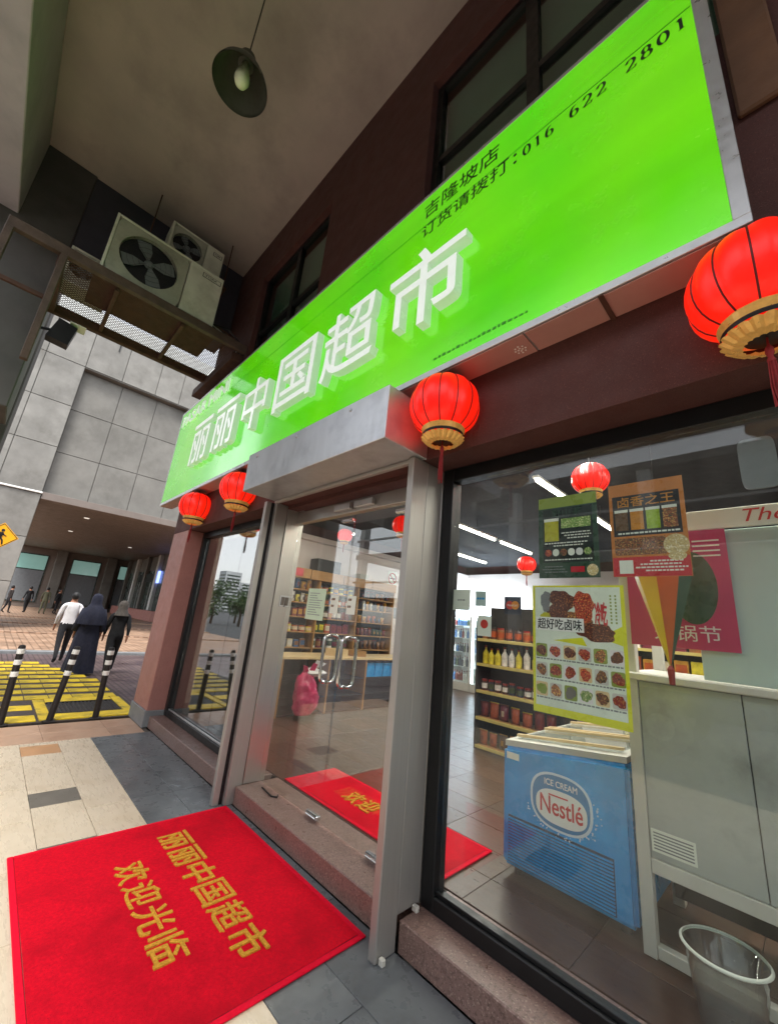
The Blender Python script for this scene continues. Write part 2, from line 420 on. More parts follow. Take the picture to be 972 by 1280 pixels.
def lettering(name, s, width, height, loc, mat, parent=None, face='front', extrude=.002, bold=0, shear=0):
    """face: 'front' looks towards -Y, 'up' towards +Z, 'east' towards +X"""
    bm = text_bm(s, width, height, extrude, bold, shear=shear)
    m = {'front': Matrix.Rotation(PI / 2, 4, 'X'), 'up': Matrix.Identity(4),
         'east': Matrix.Rotation(PI / 2, 4, 'Z') @ Matrix.Rotation(PI / 2, 4, 'X')}[face]
    bmesh.ops.transform(bm, matrix=Matrix.Translation(loc) @ m, verts=bm.verts)
    return obj(name, bm, mat, parent)
def wall_cells(bm, xs, zs, holes, y0, y1):
    """a wall slab in XZ with rectangular openings; inner faces between cells are left out"""
    def solid(i, k):
        if i < 0 or k < 0 or i >= len(xs) - 1 or k >= len(zs) - 1: return False
        cx, cz = (xs[i] + xs[i + 1]) / 2, (zs[k] + zs[k + 1]) / 2
        return not any(h[0] < cx < h[1] and h[2] < cz < h[3] for h in holes)
    for i in range(len(xs) - 1):
        for k in range(len(zs) - 1):
            if not solid(i, k): continue
            a, b, c, d = xs[i], xs[i + 1], zs[k], zs[k + 1]
            quad(bm, [(a, y0, c), (b, y0, c), (b, y0, d), (a, y0, d)]); quad(bm, [(b, y1, c), (a, y1, c), (a, y1, d), (b, y1, d)])
            if not solid(i - 1, k): quad(bm, [(a, y1, c), (a, y0, c), (a, y0, d), (a, y1, d)])
            if not solid(i + 1, k): quad(bm, [(b, y0, c), (b, y1, c), (b, y1, d), (b, y0, d)])
            if not solid(i, k - 1): quad(bm, [(a, y1, c), (b, y1, c), (b, y0, c), (a, y0, c)])
            if not solid(i, k + 1): quad(bm, [(a, y0, d), (b, y0, d), (b, y1, d), (a, y1, d)])
    bmesh.ops.remove_doubles(bm, verts=bm.verts, dist=1e-5)
    return bm
TILE = {}
def tile(parent, x0, x1, y0, y1, z1, mat, name='tile', th=.012, gap=.002, bev=.0015, lift=0):
    """one paving piece; alike sizes share a mesh"""
    key = (round(x1 - x0, 3), round(y1 - y0, 3), mat, th, gap)
    if key not in TILE:
        hx, hy = (x1 - x0) / 2 - gap, (y1 - y0) / 2 - gap
        bm = bx(N(), -hx, hx, -hy, hy, -th, 0, bev); bmesh.ops.recalc_face_normals(bm, faces=bm.faces)
        me = bpy.data.meshes.new(name); bm.to_mesh(me); bm.free(); me.materials.append(MATS[mat]); TILE[key] = me
    o = bpy.data.objects.new(name, TILE[key]); COL.objects.link(o); o.parent = parent
    o.location = Vector(((x0 + x1) / 2, (y0 + y1) / 2, z1 + lift)) - ORG[parent.name]
    return o

# ================================================================== THE SETTING
# ground sheet to the horizon, brick road, plaza, pavement
def sheet(name, x0, x1, y0, y1, z, mat):
    return obj(name, quad(N(), [(x0, y0, z), (x1, y0, z), (x1, y1, z), (x0, y1, z)]), mat, kind='structure')
sheet('ground', -4000, 4000, -4000, 4000, -.12, 'asphalt')
sheet('brick_road', -15.0, -6.93, -40, 60, -.055, 'purple_pavers')
box('street_kerb', -15.3, -15.0, -40, 60, -.115, .02, 'grey_stone', bev=.01, kind='structure')
for i, (a, b) in enumerate([(-15.305, -21.0), (-21.002, -26), (-26.002, -31), (-31.002, -60)]):
    box('plaza', b, a, -6, 40, -.11, .03 + .05 * i, 'orange_pavers', bev=.008, kind='structure')
sheet('street', -14.99, 60, -40, -2.405, -.105, 'asphalt')
pav = box('pavement', -6.925, 9, -2.4, 1.925, -.115, -.009, 'grout', bev=0, kind='structure')
Ys = [1.928, 1.605, 1.28, .965, .64]
def strip(y0, y1, xs, mats):
    for k in range(len(xs) - 1): tile(pav, xs[k], xs[k + 1], y0, y1, 0, mats[k % len(mats)])
def span(a, b, step):
    o = [a]
    while o[-1] + step < b - .05: o.append(o[-1] + step)
    o.append(b); return o
strip(Ys[1], Ys[0], span(-6.125, 3.5, .98), ['dark_tile']); strip(Ys[2], Ys[1], span(-6.125, 3.5, .65), ['dark_tile'])
strip(Ys[3], Ys[2], span(-6.125, 3.5, 1.96), ['cream_tile'])
xs = [-6.125, -6.02, -5.69, -4.655, -4.36, -3.69, -3.38]; ms = ['cream_tile', 'orange_tile', 'cream_tile', 'accent_tile', 'cream_tile', 'accent_tile']
x = -3.38
while x < 3.2:
    xs += [x + .67, x + .98]; ms += ['cream_tile', 'accent_tile']; x += .98
strip(Ys[4], Ys[3], xs, ms)
for r_, (a, b) in enumerate([(-.01, .64), (-.66, -.01), (-1.31, -.66), (-2.4, -1.31)]):
    strip(a, b, span(-6.125 - .0, 3.5, .65 if r_ % 2 else .66), ['cream_tile'])
for a, b in zip(span(-2.4, 1.86, .65), span(-2.4, 1.86, .65)[1:]):
    tile(pav, -6.915, -6.52, a, b, 0, 'pink_tile'); tile(pav, -6.52, -6.125, a, b, 0, 'pink_tile')

# ------------------------------------------------------------------ yellow crossing hump
hump = thing('speed_hump', 'raised crossing of yellow and dark paving blocks beside the bollards', 'speed hump', (-9.9, 0, -.055))
prism(b_ := N(), [(-7.0, -.3, -.054), (-7.0, 1.98, -.054), (-7.95, 2.06, -.054), (-10.05, 2.02, -.054), (-12.9, 1.15, -.054), (-12.9, -.3, -.054)], (0, 0, .062))
obj('hump_base', b_, 'dark_block', hump)
zt = .02
def hump_right(x): return 2.0 if x > -10.0 else 2.0 - (-10.0 - x) * .30
k = 0; x = -8.42
while x > -12.75:
    wd = .30 if k % 2 == 0 else .21
    y = hump_right(x) - .02
    if k % 2 == 0:
        while y > .02: tile(hump, x - wd, x, y - .30, y, zt, 'yellow_paint', 'paving_block', th=.03, gap=.006, bev=.004); y -= .30
    else:
        while y > .02: tile(hump, x - wd, x, y - .30, y, zt - .008, 'dark_block', 'paving_block', th=.03, gap=.006, bev=.004); y -= .30
    x -= wd; k += 1
# near end: yellow kerb frame with drain grate and worn blocks
for (x0, x1, y0, y1) in [(-7.36, -7.05, 1.02, 1.96), (-8.36, -7.36, 1.86, 2.0), (-8.40, -8.16, 1.0, 1.86), (-8.36, -7.05, .86, 1.0)]:
    tile(hump, x0, x1, y0, y1, zt + .004, 'yellow_paint', 'paving_block', th=.034, gap=.006, bev=.004)
y = .84; k = 0
while y > .1:
    for q, (x0, x1) in enumerate([(-7.38, -7.05), (-7.70, -7.38), (-8.02, -7.70), (-8.36, -8.02)]):
        tile(hump, x0, x1, y - .34, y, zt - .004 * (q % 2), 'yellow_paint' if q % 2 == 0 else 'dark_block', 'paving_block', th=.03, gap=.006, bev=.004)
    y -= .34
grate = thing('drain_grate', 'black slotted drain grate set in the yellow crossing', 'grate', (-7.76, 1.43, .0))
g = N()
bx(g, -8.15, -8.11, 1.01, 1.85, .0, .022); bx(g, -7.41, -7.37, 1.01, 1.85, .0, .022); obj('grate_frame', g, 'black_metal', grate)
for i in range(17): box('grate_bar', -8.108, -7.412, 1.03 + i * .05, 1.055 + i * .05, .0, .02, 'black_metal', grate, bev=.003)

# ------------------------------------------------------------------ bollards
def bollard(loc, lean, label):
    t = thing('bollard', label, 'bollard', loc, 'black bollards with white bands along the pavement edge')
    x, y, z = loc
    lathe(b := N(), [(.075, 0), (.075, .012), (.045, .02)], (x, y, z), 16); obj('base_flange', b, 'black_rubber', t)
    lathe(b := N(), [(.038, .015), (.038, .90), (.034, .925), (.018, .935)], (x, y, z), 20); obj('post', b, 'black_rubber', t, smooth=False)
    for h in (.56, .70, .83):
        lathe(b := N(), [(.0395, h), (.0405, h + .004), (.0405, h + .056), (.0395, h + .06)], (x, y, z), 20); obj('reflective_band', b, 'white_band', t)
    t.rotation_euler = lean
bollard((-7.0, .49, .001), (R(1.5), 0, 0), 'black bollard with white bands farthest from the pink pilaster')
bollard((-7.02, .96, .001), (R(-5.5), 0, R(20)), 'leaning black bollard between two upright ones')
bollard((-7.02, 1.46, .001), (R(2), 0, R(40)), 'black bollard with white bands beside the pink pilaster')

# ================================================================== THE SHOP BUILDING
FW, FY, GY, LZ, SZ, CZ = 1.88, 2.10, 2.15, 2.70, .14, 7.65
bld = thing('shop_building', 'maroon rendered shop building with pink stone corner pilaster', 'building', (-2, 4, 0))
H1 = (-1.93, .75, 4.6, 6.93); H2 = (-5.5, -3.62, 4.6, 6.86)
wall_cells(b := N(), [-7.02, -5.5, -3.62, -1.93, .75, 6], [LZ, 4.6, 6.86, 6.93, CZ + .3], [H1, H2], FW, 2.35)
obj('upper_wall', b, 'maroon_wall', bld)
box('pilaster', -7.02, -6.335, FW, 2.35, .20, LZ - .002, 'pilaster_stone', bld, bev=.008)
box('pilaster_base', -7.04, -6.325, FW - .02, 2.34, 0, .205, 'grey_stone', bld, bev=.006)
box('window_sill', -6.32, -3.76, 1.93, 2.34, 0, SZ, 'granite', bld, bev=.006)
box('door_step', -3.655, -1.765, 1.93, 2.34, 0, SZ + .001, 'granite', bld, bev=.006)
box('window_sill', -1.685, 6, 1.93, 2.34, 0, SZ, 'granite', bld, bev=.006)
box('side_wall', -7.02, -6.995, 2.352, 10, 0, CZ + .3, 'maroon_wall', bld, bev=0)
box('back_wall', -7.02, 6, 10, 10.2, 0, CZ + .3, 'maroon_wall', bld, bev=0)
box('end_wall', 6.001, 6.2, 1.9, 10.2, 0, CZ + .3, 'maroon_wall', bld, bev=0)
# upper windows
def upper_window(h, mull, bars):
    x0, x1, z0, z1 = h
    b = N(); y0, y1 = 1.96, 2.03
    bx(b, x0, x0 + .07, y0, y1, z0, z1); bx(b, x1 - .07, x1, y0, y1, z0, z1); bx(b, x0 + .07, x1 - .07, y0, y1, z1 - .07, z1); bx(b, x0 + .07, x1 - .07, y0, y1, z0, z0 + .07)
    for m in mull: bx(b, m - .05, m + .05, y0 + .004, y1, z0 + .07, z1 - .07)
    f = obj('window', b, 'black_metal', bld)
    edges = [x0 + .07] + [v for m in mull for v in (m - .05, m + .05)] + [x1 - .07]
    for a, c in zip(edges[::2], edges[1::2]):
        for zb in bars: box('transom_bar', a, c, y0 + .008, y1, zb - .035, zb + .035, 'black_metal', f, bev=0)
        zz = [z0 + .07] + [v for zb in bars for v in (zb - .035, zb + .035)] + [z1 - .07]
        for p, q in zip(zz[::2], zz[1::2]): box('pane', a, c, 1.995, 2.003, p, q, 'upper_glass', f, bev=0)
    box('blind', x0 + .02, x1 - .02, 2.12, 2.14, z0, z1, 'blind_green', f, bev=0)
upper_window(H1, [-.93, .02], [5.86])
upper_window(H2, [-4.50], [5.78])
box('brown_strip', .085, .25, FW - .035, FW - .001, 3.95, CZ - .01, 'brown_wall', bld, bev=.01)  # plain brown strip on the wall past the sign's end
# porch: ceiling slab, street-side beam and columns
box('porch_ceiling', -6.6, 9, -2.2, 1.878, CZ, CZ + .3, 'ceiling_plaster', bev=0, kind='structure')
por = thing('porch_frame', 'grey painted concrete beam and column carrying the porch ceiling', 'column', (-8.6, -1.2, 0))
box('street_beam', -6.6, 9, -1.75, -1.0, 6.35, CZ - .001, 'column_toned', por, bev=.01)
box('cross_beam', -7.25, -6.602, -.44, 1.876, 6.25, CZ + .3, 'beam_dark', por, bev=.01)
box('beam_haunch', -7.35, -6.56, -1.76, -.43, 3.75, CZ - .002, 'column_dark', por, bev=.012)
box('street_column', -9.0, -8.25, -1.75, -.46, -.05, CZ + .3, 'column_dark', por, bev=.012)
box('street_column', .9, 1.6, -1.75, -1.0, 0, 6.352, 'column_toned', por, bev=.012)
box('street_column', 6.4, 7.1, -1.75, -1.0, 0, 6.352, 'column_toned', por, bev=.012)

# shop interior shell
shop_floor = box('shop_floor', -6.99, 5.99, 2.345, 9.99, 0, SZ - .014, 'grout', bev=0, kind='structure')
xg = span(-6.99, 2.2, .60)
for j in range(12):
    y0 = 2.35 + j * .62
    if y0 > 9.4: break
    for a, b2 in zip(xg, xg[1:]):
        for hlf in (0, 1): tile(shop_floor, a, b2, y0 + hlf * .31, y0 + hlf * .31 + .31, SZ - .002, 'wood_floor', 'floor_plank', gap=.0015)
box('shop_ceiling', -6.99, 5.99, 2.36, 9.99, 3.45, 3.6, 'inner_dark', bev=0, kind='structure')
box('shop_wall', -6.99, -6.95, 2.36, 9.95, SZ, 3.22, 'inner_white', bev=0, kind='structure')
box('shop_wall', -6.945, 2.2, 9.9, 9.95, SZ, 3.22, 'inner_white', bev=0, kind='structure')
box('shop_wall', 2.3, 2.35, 2.36, 9.95, SZ, 3.44, 'inner_white', bev=0, kind='structure')
box('wall_ledge', -6.945, -6.80, 2.36, 9.88, 3.10, 3.20, 'inner_white', bev=.004, kind='structure')

# ------------------------------------------------------------------ shop windows
def shop_window(name, label, x0, x1, gmat, seams, bead='aluminium'):
    t = thing(name, label, 'window', ((x0 + x1) / 2, FY, SZ))
    w_ = .085
    box('frame', x0, x0 + w_, FY, FY + .10, SZ + .002, LZ - .002, 'black_metal', t, bev=.004)
    box('frame', x1 - w_, x1, FY, FY + .10, SZ + .002, LZ - .002, 'black_metal', t, bev=.004)
    box('frame', x0 + w_, x1 - w_, FY + .001, FY + .10, LZ - w_ - .01, LZ - .002, 'black_metal', t, bev=.004)
    box('frame', x0 + w_, x1 - w_, FY + .001, FY + .10, SZ + .002, SZ + .075, 'black_metal', t, bev=.004)
    box('glazing_bead', x0 + w_, x1 - w_, FY + .022, FY + .04, SZ + .076, SZ + .094, bead, t, bev=.002)
    e = [x0 + w_] + seams + [x1 - w_]
    for a, b2 in zip(e, e[1:]): box('pane', a + .001, b2 - .001, FY + .048, FY + .058, SZ + .08, LZ - w_ - .012, gmat, t, bev=0)
    return t
shop_window('shop_window', 'mirror-like shop window beside the pink pilaster', -6.33, -3.76, 'film_glass', [-4.95])
shop_window('shop_window', 'wide black framed shop window covered with posters', -1.69, 2.2, 'shop_glass', [], 'black_metal')
# board added behind the reflective window to keep its inside dim
box('dimming_board', -6.3, -4.2, 2.42, 2.45, SZ + .01, 2.65, 'grey_white', None, bev=.003)
tag(bpy.data.objects['dimming_board'], 'added pale board behind the mirror-like window', 'board')

# ------------------------------------------------------------------ roller shutter: box, rails
sh = thing('roller_shutter', 'galvanised roller shutter box with two steel guide rails', 'shutter', (-2.65, 1.8, 0))
box('shutter_box', -3.63, -1.665, 1.47, 1.875, LZ, 3.075, 'galvanised', sh, bev=.004)
box('box_lip', -3.60, -1.70, 1.80, 1.84, LZ - .03, LZ - .002, 'rail_steel', sh, bev=.003)
for xx in (-3.45, -2.75, -2.05): 
    lathe(b := N(), [(.012, 0), (.012, .006), (.005, .01)], (xx, 0, 0), 10)
    bmesh.ops.transform(b, matrix=Matrix.Translation((0, 1.47, 3.02)) @ Matrix.Translation((xx, 0, 0)) @ Matrix.Rotation(PI / 2, 4, 'X') @ Matrix.Translation((-xx, 0, 0)), verts=b.verts); obj('rivet', b, 'galvanised', sh)
box('guide_rail', -1.745, -1.693, 1.78, 1.925, .002, LZ - .001, 'rail_steel', sh, bev=.006, seg=2)
box('rail_cover', -1.742, -1.696, 1.927, 2.098, SZ + .012, LZ - .001, 'rail_steel', sh, bev=.004)
box('rail_clip', -1.69, -1.66, 1.80, 1.825, .002, .03, 'grey_white', sh, bev=.003); box('rail_clip', -1.69, -1.655, 2.03, 2.055, SZ + .002, SZ + .03, 'grey_white', sh, bev=.003)
box('guide_rail', -3.755, -3.70, 1.77, 1.825, .002, LZ - .001, 'rail_steel', sh, bev=.005, seg=2)
box('rail_slot', -3.74, -3.71, 1.825, 1.86, .002, LZ - .001, 'black_metal', sh, bev=0)
box('rail_cover', -3.75, -3.662, 1.86, 1.995, .002, LZ - .001, 'rail_steel', sh, bev=.004)

# ------------------------------------------------------------------ entrance: jambs, transom, glass doors
ent = thing('entrance_frame', 'brushed steel door frame with wall switch in the left jamb', 'door frame', (-2.7, 2.1, SZ))
box('jamb', -3.76, -3.652, 1.997, 2.20, SZ + .002, LZ - .002, 'stainless', ent, bev=.003)
box('jamb', -1.748, -1.70, 2.10, 2.20, SZ + .002, LZ - .002, 'stainless', ent, bev=.003)
box('transom', -3.65, -1.75, 2.115, 2.185, 2.535, 2.655, 'stainless', ent, bev=.003)
box('head_panel', -3.65, -1.75, 1.99, 2.11, 2.665, LZ - .001, 'maroon_wall', ent, bev=0)
sw = box('switch_plate', -3.653, -3.645, 2.06, 2.17, 1.675, 1.785, 'aluminium', ent, bev=.002)
for k in (0, 1): box('rocker', -3.646, -3.639, 2.075 + k * .043, 2.113 + k * .043, 1.69, 1.77, 'accent_tile', sw, bev=.002)
box('door_closer', -2.95, -2.72, 2.07, 2.113, 2.56, 2.62, 'aluminium', ent, bev=.004); box('door_closer', -2.66, -2.42, 2.07, 2.113, 2.56, 2.62, 'aluminium', ent, bev=.004)
def glass_door(x0, x1, label, hx, px):
    t = thing('glass_door', label, 'door', ((x0 + x1) / 2, GY, SZ))
    box('pane', x0, x1, GY - .006, GY + .006, SZ + .015, 2.53, 'door_glass', t, bev=.001)
    for z0 in (SZ + .012, 2.46):
        box('patch_fitting', px - .075, px + .075, GY - .018, GY + .018, z0, z0 + .034, 'chrome', t, bev=.006)
        tube(b := N(), [(px - .06, GY - .020, z0 + .017), (px + .06, GY - .020, z0 + .017)], .006, 8); obj('fitting_bar', b, 'chrome', t)
    for s in (-1, 1):
        y = GY + s * .075; zc = 1.285; h = .185; r = .045
        pts = [(hx, GY + s * .008, zc - h)]
        pts += [(hx, y - s * r * (1 - math.sin(a)), zc - h - 0 + r * (1 - math.cos(a)) - r * 0) for a in [i * PI / 2 / 5 for i in range(6)]]
        pts += [(hx, y - s * r * (1 - math.cos(a)), zc + h - r * (1 - math.sin(a))) for a in [i * PI / 2 / 5 for i in range(6)]]
        pts += [(hx, GY + s * .008, zc + h)]
        obj('pull_handle', tube(N(), pts, .0135, 12), 'chrome', t, smooth=True)
    return t
glass_door(-3.645, -2.715, 'glass door leaf with the notice sheet taped on it', -2.84, -2.81)
glass_door(-2.705, -1.755, 'glass door leaf next to the poster window', -2.60, -2.12)
hk = tube(N(), [(-3.50, 2.10, SZ + .008), (-3.30, 2.08, SZ + .008), (-3.26, 2.11, SZ + .008), (-3.30, 2.14, SZ + .008)], .006, 8)
tag(obj('door_stop_hook', hk, 'black_metal'), 'thin metal hook lying on the granite step', 'hook')
# sheets and stickers on the doors
def sheet_on(name, label, cat, x0, x1, z0, z1, y, mat, lines=0, lm='black_print', group=None, tilt=0):
    t = thing(name, label, cat, ((x0 + x1) / 2, y, z0), group)
    box('sheet', x0, x1, y - .0015, y + .0005, z0, z1, mat, t, bev=0)
    if lines:
        b = N(); h = (z1 - z0)
        for k in range(lines):
            zz = z1 - h * .14 - k * h * .76 / max(1, lines); xx = x0 + (x1 - x0) * .12; ww = (x1 - x0) * random.uniform(.4, .76)
            while ww > .01:
                c = random.uniform(.01, .03); bx(b, xx, min(xx + c, x1 - .01), y - .0028, y - .0018, zz - h * .25 / lines, zz); xx += c + .006; ww -= c + .006
        obj('print_lines', b, lm, t)
    t.rotation_euler.y = tilt
    return t
sheet_on('notice_sheet', 'pale green printed notice taped to the glass door', 'notice', -3.28, -3.0, 1.58, 1.86, GY - .008, 'paper_mint', 10, 'grey_stone', tilt=R(1))
sheet_on('door_sticker', 'small white sticker on the edge of the notice door leaf', 'sticker', -2.91, -2.80, 1.65, 1.80, GY - .008, 'paper_white', 2, 'brown_wall')
sheet_on('door_sticker', 'small white sticker on the leaf next to the poster window', 'sticker', -2.68, -2.57, 1.65, 1.80, GY - .008, 'paper_white', 2, 'brown_wall')

# ================================================================== GREEN SIGN
SX0, SX1, SB, ST, SY = -7.5, .06, 3.19, 4.945, 1.683
sg = thing('shop_sign', 'long backlit green shop sign with white raised characters', 'sign', (-3.7, 1.78, SB))
box('face_panel', SX0 + .03, SX1 - .055, SY + .003, SY + .02, SB + .045, ST - .03, 'sign_green', sg, bev=0)
box('edge_trim', SX0, SX1, SY, FW - .002, SB, SB + .045, 'aluminium', sg, bev=.002)
box('edge_trim', SX0, SX1, SY, FW - .002, ST - .03, ST, 'aluminium', sg, bev=.002)
box('edge_trim', SX0, SX0 + .03, SY + .001, FW - .002, SB + .045, ST - .03, 'aluminium', sg, bev=.002)
box('edge_trim', SX1 - .055, SX1, SY + .001, FW - .002, SB + .045, ST - .03, 'aluminium', sg, bev=.002)
box('back_panel', SX0 + .03, SX1 - .06, FW - .02, FW - .004, SB + .046, ST - .032, 'aluminium', sg, bev=0)
for k in range(8): box('underside_panel', SX0 + .02 + k * .945, SX0 + .955 + k * .945, SY + .012, FW - .006, SB - .008, SB - .001, 'warmed_panel', sg, bev=.002)
for k in (7.43,): box('bracket_strip', SX0 + k * .945 - .012, SX0 + k * .945 + .012, SY - .004, FW - .002, SB - .016, SB - .009, 'rust_dark', sg, bev=.002)
b = N()
for k in range(2):
    for q in range(8 - 4 * k):
        a = q * 2 * PI / (8 - 4 * k); lathe(b, [(.006, 0), (.006, -.002)], (-.944 + (.03 - .018 * k) * math.cos(a), 1.80 + (.03 - .018 * k) * math.sin(a), SB - .009), 8)
obj('vent_holes', b, 'white_print', sg)
box('seam_line', SX0 + .04, SX1 - .06, SY + .0015, SY + .0028, 4.617, 4.623, 'print_dark_green', sg, bev=0)
ch = '丽丽中国超市'
for k, c in enumerate(ch):
    x0 = -6.22 + k * .858
    wd = .70 if c != '中' else .58
    lt = lettering('raised_character', c, wd, .66, (x0 + (.70 - wd) / 2, SY + .002, 3.60), 'acrylic_white', sg, 'front', extrude=.075, bold=.006)
    me = lt.data; me.materials.append(MATS['letter_edge'])
    for p in me.polygons:
        if abs(p.normal.y) < .5: p.material_index = 1
lettering('raised_word', 'PASAR MINI', 1.95, .20, (-7.3, SY + .002, 4.60), 'grey_letter', sg, 'front', extrude=.02, bold=.012)
lettering('printed_line', '吉隆坡店', .66, .15, (-1.70, SY + .002, 4.69), 'print_black', sg, 'front', extrude=.002)
lettering('printed_line', '订货请拨打：', .80, .125, (-1.71, SY + .002, 4.50), 'print_black', sg, 'front', extrude=.002)
# serif figures drawn stroke by stroke
def arc(cx, cz, rx, rz, a0, a1, n=14): return [(cx + rx * math.cos(R(a0 + (a1 - a0) * i / n)), cz + rz * math.sin(R(a0 + (a1 - a0) * i / n))) for i in range(n + 1)]
DIG = {'0': [arc(.5, .5, .36, .46, 90, 450, 24)],
       '1': [[(.5, .02), (.5, .96)], [(.5, .96), (.28, .82)], [(.28, .03), (.72, .03)]],
       '2': [arc(.5, .70, .33, .27, 170, -20, 14) + [(.68, .46), (.14, .04)], [(.14, .04), (.86, .04), (.86, .2)]],
       '6': [arc(.5, .30, .34, .27, 0, 360, 20), [(.17, .34)] + arc(.62, .42, .46, .54, 180, 80, 12)],
       '8': [arc(.5, .73, .28, .23, 0, 360, 20), arc(.5, .26, .36, .25, 0, 360, 20)]}
def digits(s, x0, x1, z0, h, parent):
    n = len(s); st = (x1 - x0) / n
    for k, c in enumerate(s):
        if c == ' ': continue
        b = N()
        for ln in DIG.get(c, []):
            P = [Vector((x0 + k * st + p[0] * st * .80, 0, z0 + p[1] * h)) for p in ln]
            closed = (P[0] - P[-1]).length < 1e-5
            m = len(P) - (1 if closed else 0); L_, R_ = [], []
            for i in range(m):
                d = (P[(i + 1) % m] - P[i - 1]) if closed else (P[min(i + 1, m - 1)] - P[max(i - 1, 0)])
                d.normalize(); nn = Vector((-d.z, 0, d.x)) * (.0028 + .0045 * abs(d.z))   # thick uprights, thin horizontals
                L_.append(b.verts.new((P[i].x + nn.x, SY - .0005, P[i].z + nn.z))); R_.append(b.verts.new((P[i].x - nn.x, SY - .0005, P[i].z - nn.z)))
            for i in range(m if closed else m - 1):
                j = (i + 1) % m; b.faces.new((L_[i], R_[i], R_[j], L_[j]))
        obj('printed_figure', b, 'print_black', parent)
digits('016 622 2801', -.87, .0, 4.505, .085, sg)
# faint small print along the lower edge
b = N(); x = -1.5
while x < -.85:
    c = random.uniform(.012, .03); bx(b, x, x + c, SY + .0012, SY + .0025, 3.30, 3.30 + random.uniform(.012, .022)); x += c + .012
obj('small_print', b, 'print_dark_green', sg)

# ================================================================== LANTERNS
def lantern(loc, d, label, group, hang=.06, lit=True):
    """loc: the top of the hook; d: body diameter"""
    t = thing('red_lantern', label, 'lantern', loc, group)
    x, y, z = loc; r = d / 2; hgt = d * .78
    zt = z - hang; zc = zt - hgt / 2
    tube(b := N(), [(x, y, z), (x, y, zt + .005)], .006, 8); obj('hook', b, 'black_metal', t)
    prof = []
    for i in range(17):
        a = -PI / 2 + PI * i / 16
        a = max(min(a, R(66)), R(-62))
        prof.append((r * math.cos(a) ** .72, math.sin(a) / math.sin(R(66)) * hgt / 2))
    seen = []; 
    for p in prof:
        if not seen or abs(p[1] - seen[-1][1]) > 1e-4: seen.append(p)
    lathe(b := N(), seen, (x, y, zc), 72, lobes=12, amp=.055); obj('silk_body', b, 'lantern_silk', t, smooth=True)
    for k in range(12):
        a = 2 * PI * k / 12
        pts = [(x + pr * (1 - .05) * math.cos(a), y + pr * (1 - .05) * math.sin(a), zc + pz) for pr, pz in seen]
        obj('rib', tube(N(), pts, .0035 * d / .44, 6), 'lantern_rib', t)
    rt = seen[-1][0]; rb = seen[0][0]; zb = zc + seen[0][1]
    lathe(b := N(), [(rt * .98, 0), (rt, .012), (rt * .9, .016)], (x, y, zt - .008), 32); obj('top_ring', b, 'wire_black', t)
    obj('carry_wire', tube(N(), [(x + rt * 1.15 * math.cos(q), y, zt - .005 + .05 * math.sin(q) * d / .44) for q in [PI * i / 12 for i in range(13)]], .003, 6), 'wire_black', t)
    s = d / .44
    lathe(b := N(), [(rb * 1.02, .012 * s), (rb * 1.05, 0), (rb * .98, -.03 * s)], (x, y, zb), 40, cap=False); obj('gold_band', b, 'gold_trim', t)
    lathe(b := N(), [(rb * .99, -.03 * s), (rb * 1.0, -.036 * s), (rb * .97, -.047 * s)], (x, y, zb), 40, cap=False); obj('black_band', b, 'wire_black', t)
    lathe(b := N(), [(rb * .98, -.047 * s), (rb * 1.06, -.055 * s), (rb * .80, -.085 * s), (rb * .55, -.095 * s)], (x, y, zb), 60, cap=False, lobes=20, amp=.10); obj('scalloped_rim', b, 'gold_trim', t)
    lathe(b := N(), [(rb * .5, -.06 * s), (rb * .5, -.07 * s)], (x, y, zb), 24); obj('bottom_disc', b, 'wire_black', t)
    lathe(b := N(), [(.003, -.06 * s), (.004, -.10 * s), (.012 * s, -.115 * s), (.013 * s, -.135 * s), (.007 * s, -.15 * s), (.013 * s, -.165 * s), (.010 * s, -.175 * s)], (x, y, zb), 12); ts = obj('tassel', b, 'tassel_red', t, smooth=True)
    b = N()
    for q in range(14):
        a = q * 2.4; rr = .010 * s * math.sqrt((q + .5) / 14); tube(b, [(x + rr * math.cos(a), y + rr * math.sin(a), zb - .17 * s), (x + rr * 1.5 * math.cos(a), y + rr * 1.5 * math.sin(a), zb - .27 * s), (x + rr * 1.3 * math.cos(a + .3), y + rr * 1.3 * math.sin(a + .3), zb - (.33 + .02 * math.sin(q * 5)) * s)], .0026 * s, 5)
    obj('tassel_threads', b, 'tassel_red', ts, kind='stuff')
    return t
LG = 'red lanterns hung under the green sign'
l0 = lantern((-1.425, 1.735, SB - .01), .44, 'red lantern hanging beside the right end of the shutter box', LG)
for (x, lb) in [(.035, 'red lantern hanging at the outer end of the green sign above the posters'), (-4.40, 'red lantern partly hidden behind the shutter box'), (-5.80, 'red lantern hanging above the mirror-like window near the pilaster')]:
    copy_tree(l0, None, (x, 1.745, SB - .01), R(7 * x), lb)
IL = 'small red lanterns inside the shop'
i0 = lantern((-1.10, 3.275, 3.18), .29, 'small indoor lantern behind the green poster', IL, hang=.16)
for (p, lb) in [((-2.98, 5.88, 2.98), 'small indoor lantern above the gondola shelves'), ((-3.60, 3.67, 3.16), 'small indoor lantern just behind the glass doors'), ((-6.0, 4.55, 3.44), 'small indoor lantern above the wooden shelf boxes')]:
    copy_tree(i0, None, p, None, lb)
    tube(b := N(), [(p[0], p[1], p[2] - .01), (p[0], p[1], 3.449)], .002, 6)
    if p[2] < 3.4: tag(obj('hanging_cord', b, 'wire_black'), {-2.98: 'thin cord holding the lantern above the gondola', -3.6: 'thin cord holding the lantern behind the doors'}[p[0]], 'cord')
    else: b.free()
tube(b := N(), [(-1.10, 3.275, 3.17), (-1.10, 3.275, 3.449)], .002, 6); tag(obj('hanging_cord', b, 'wire_black'), 'thin cord holding the lantern behind the green poster', 'cord')

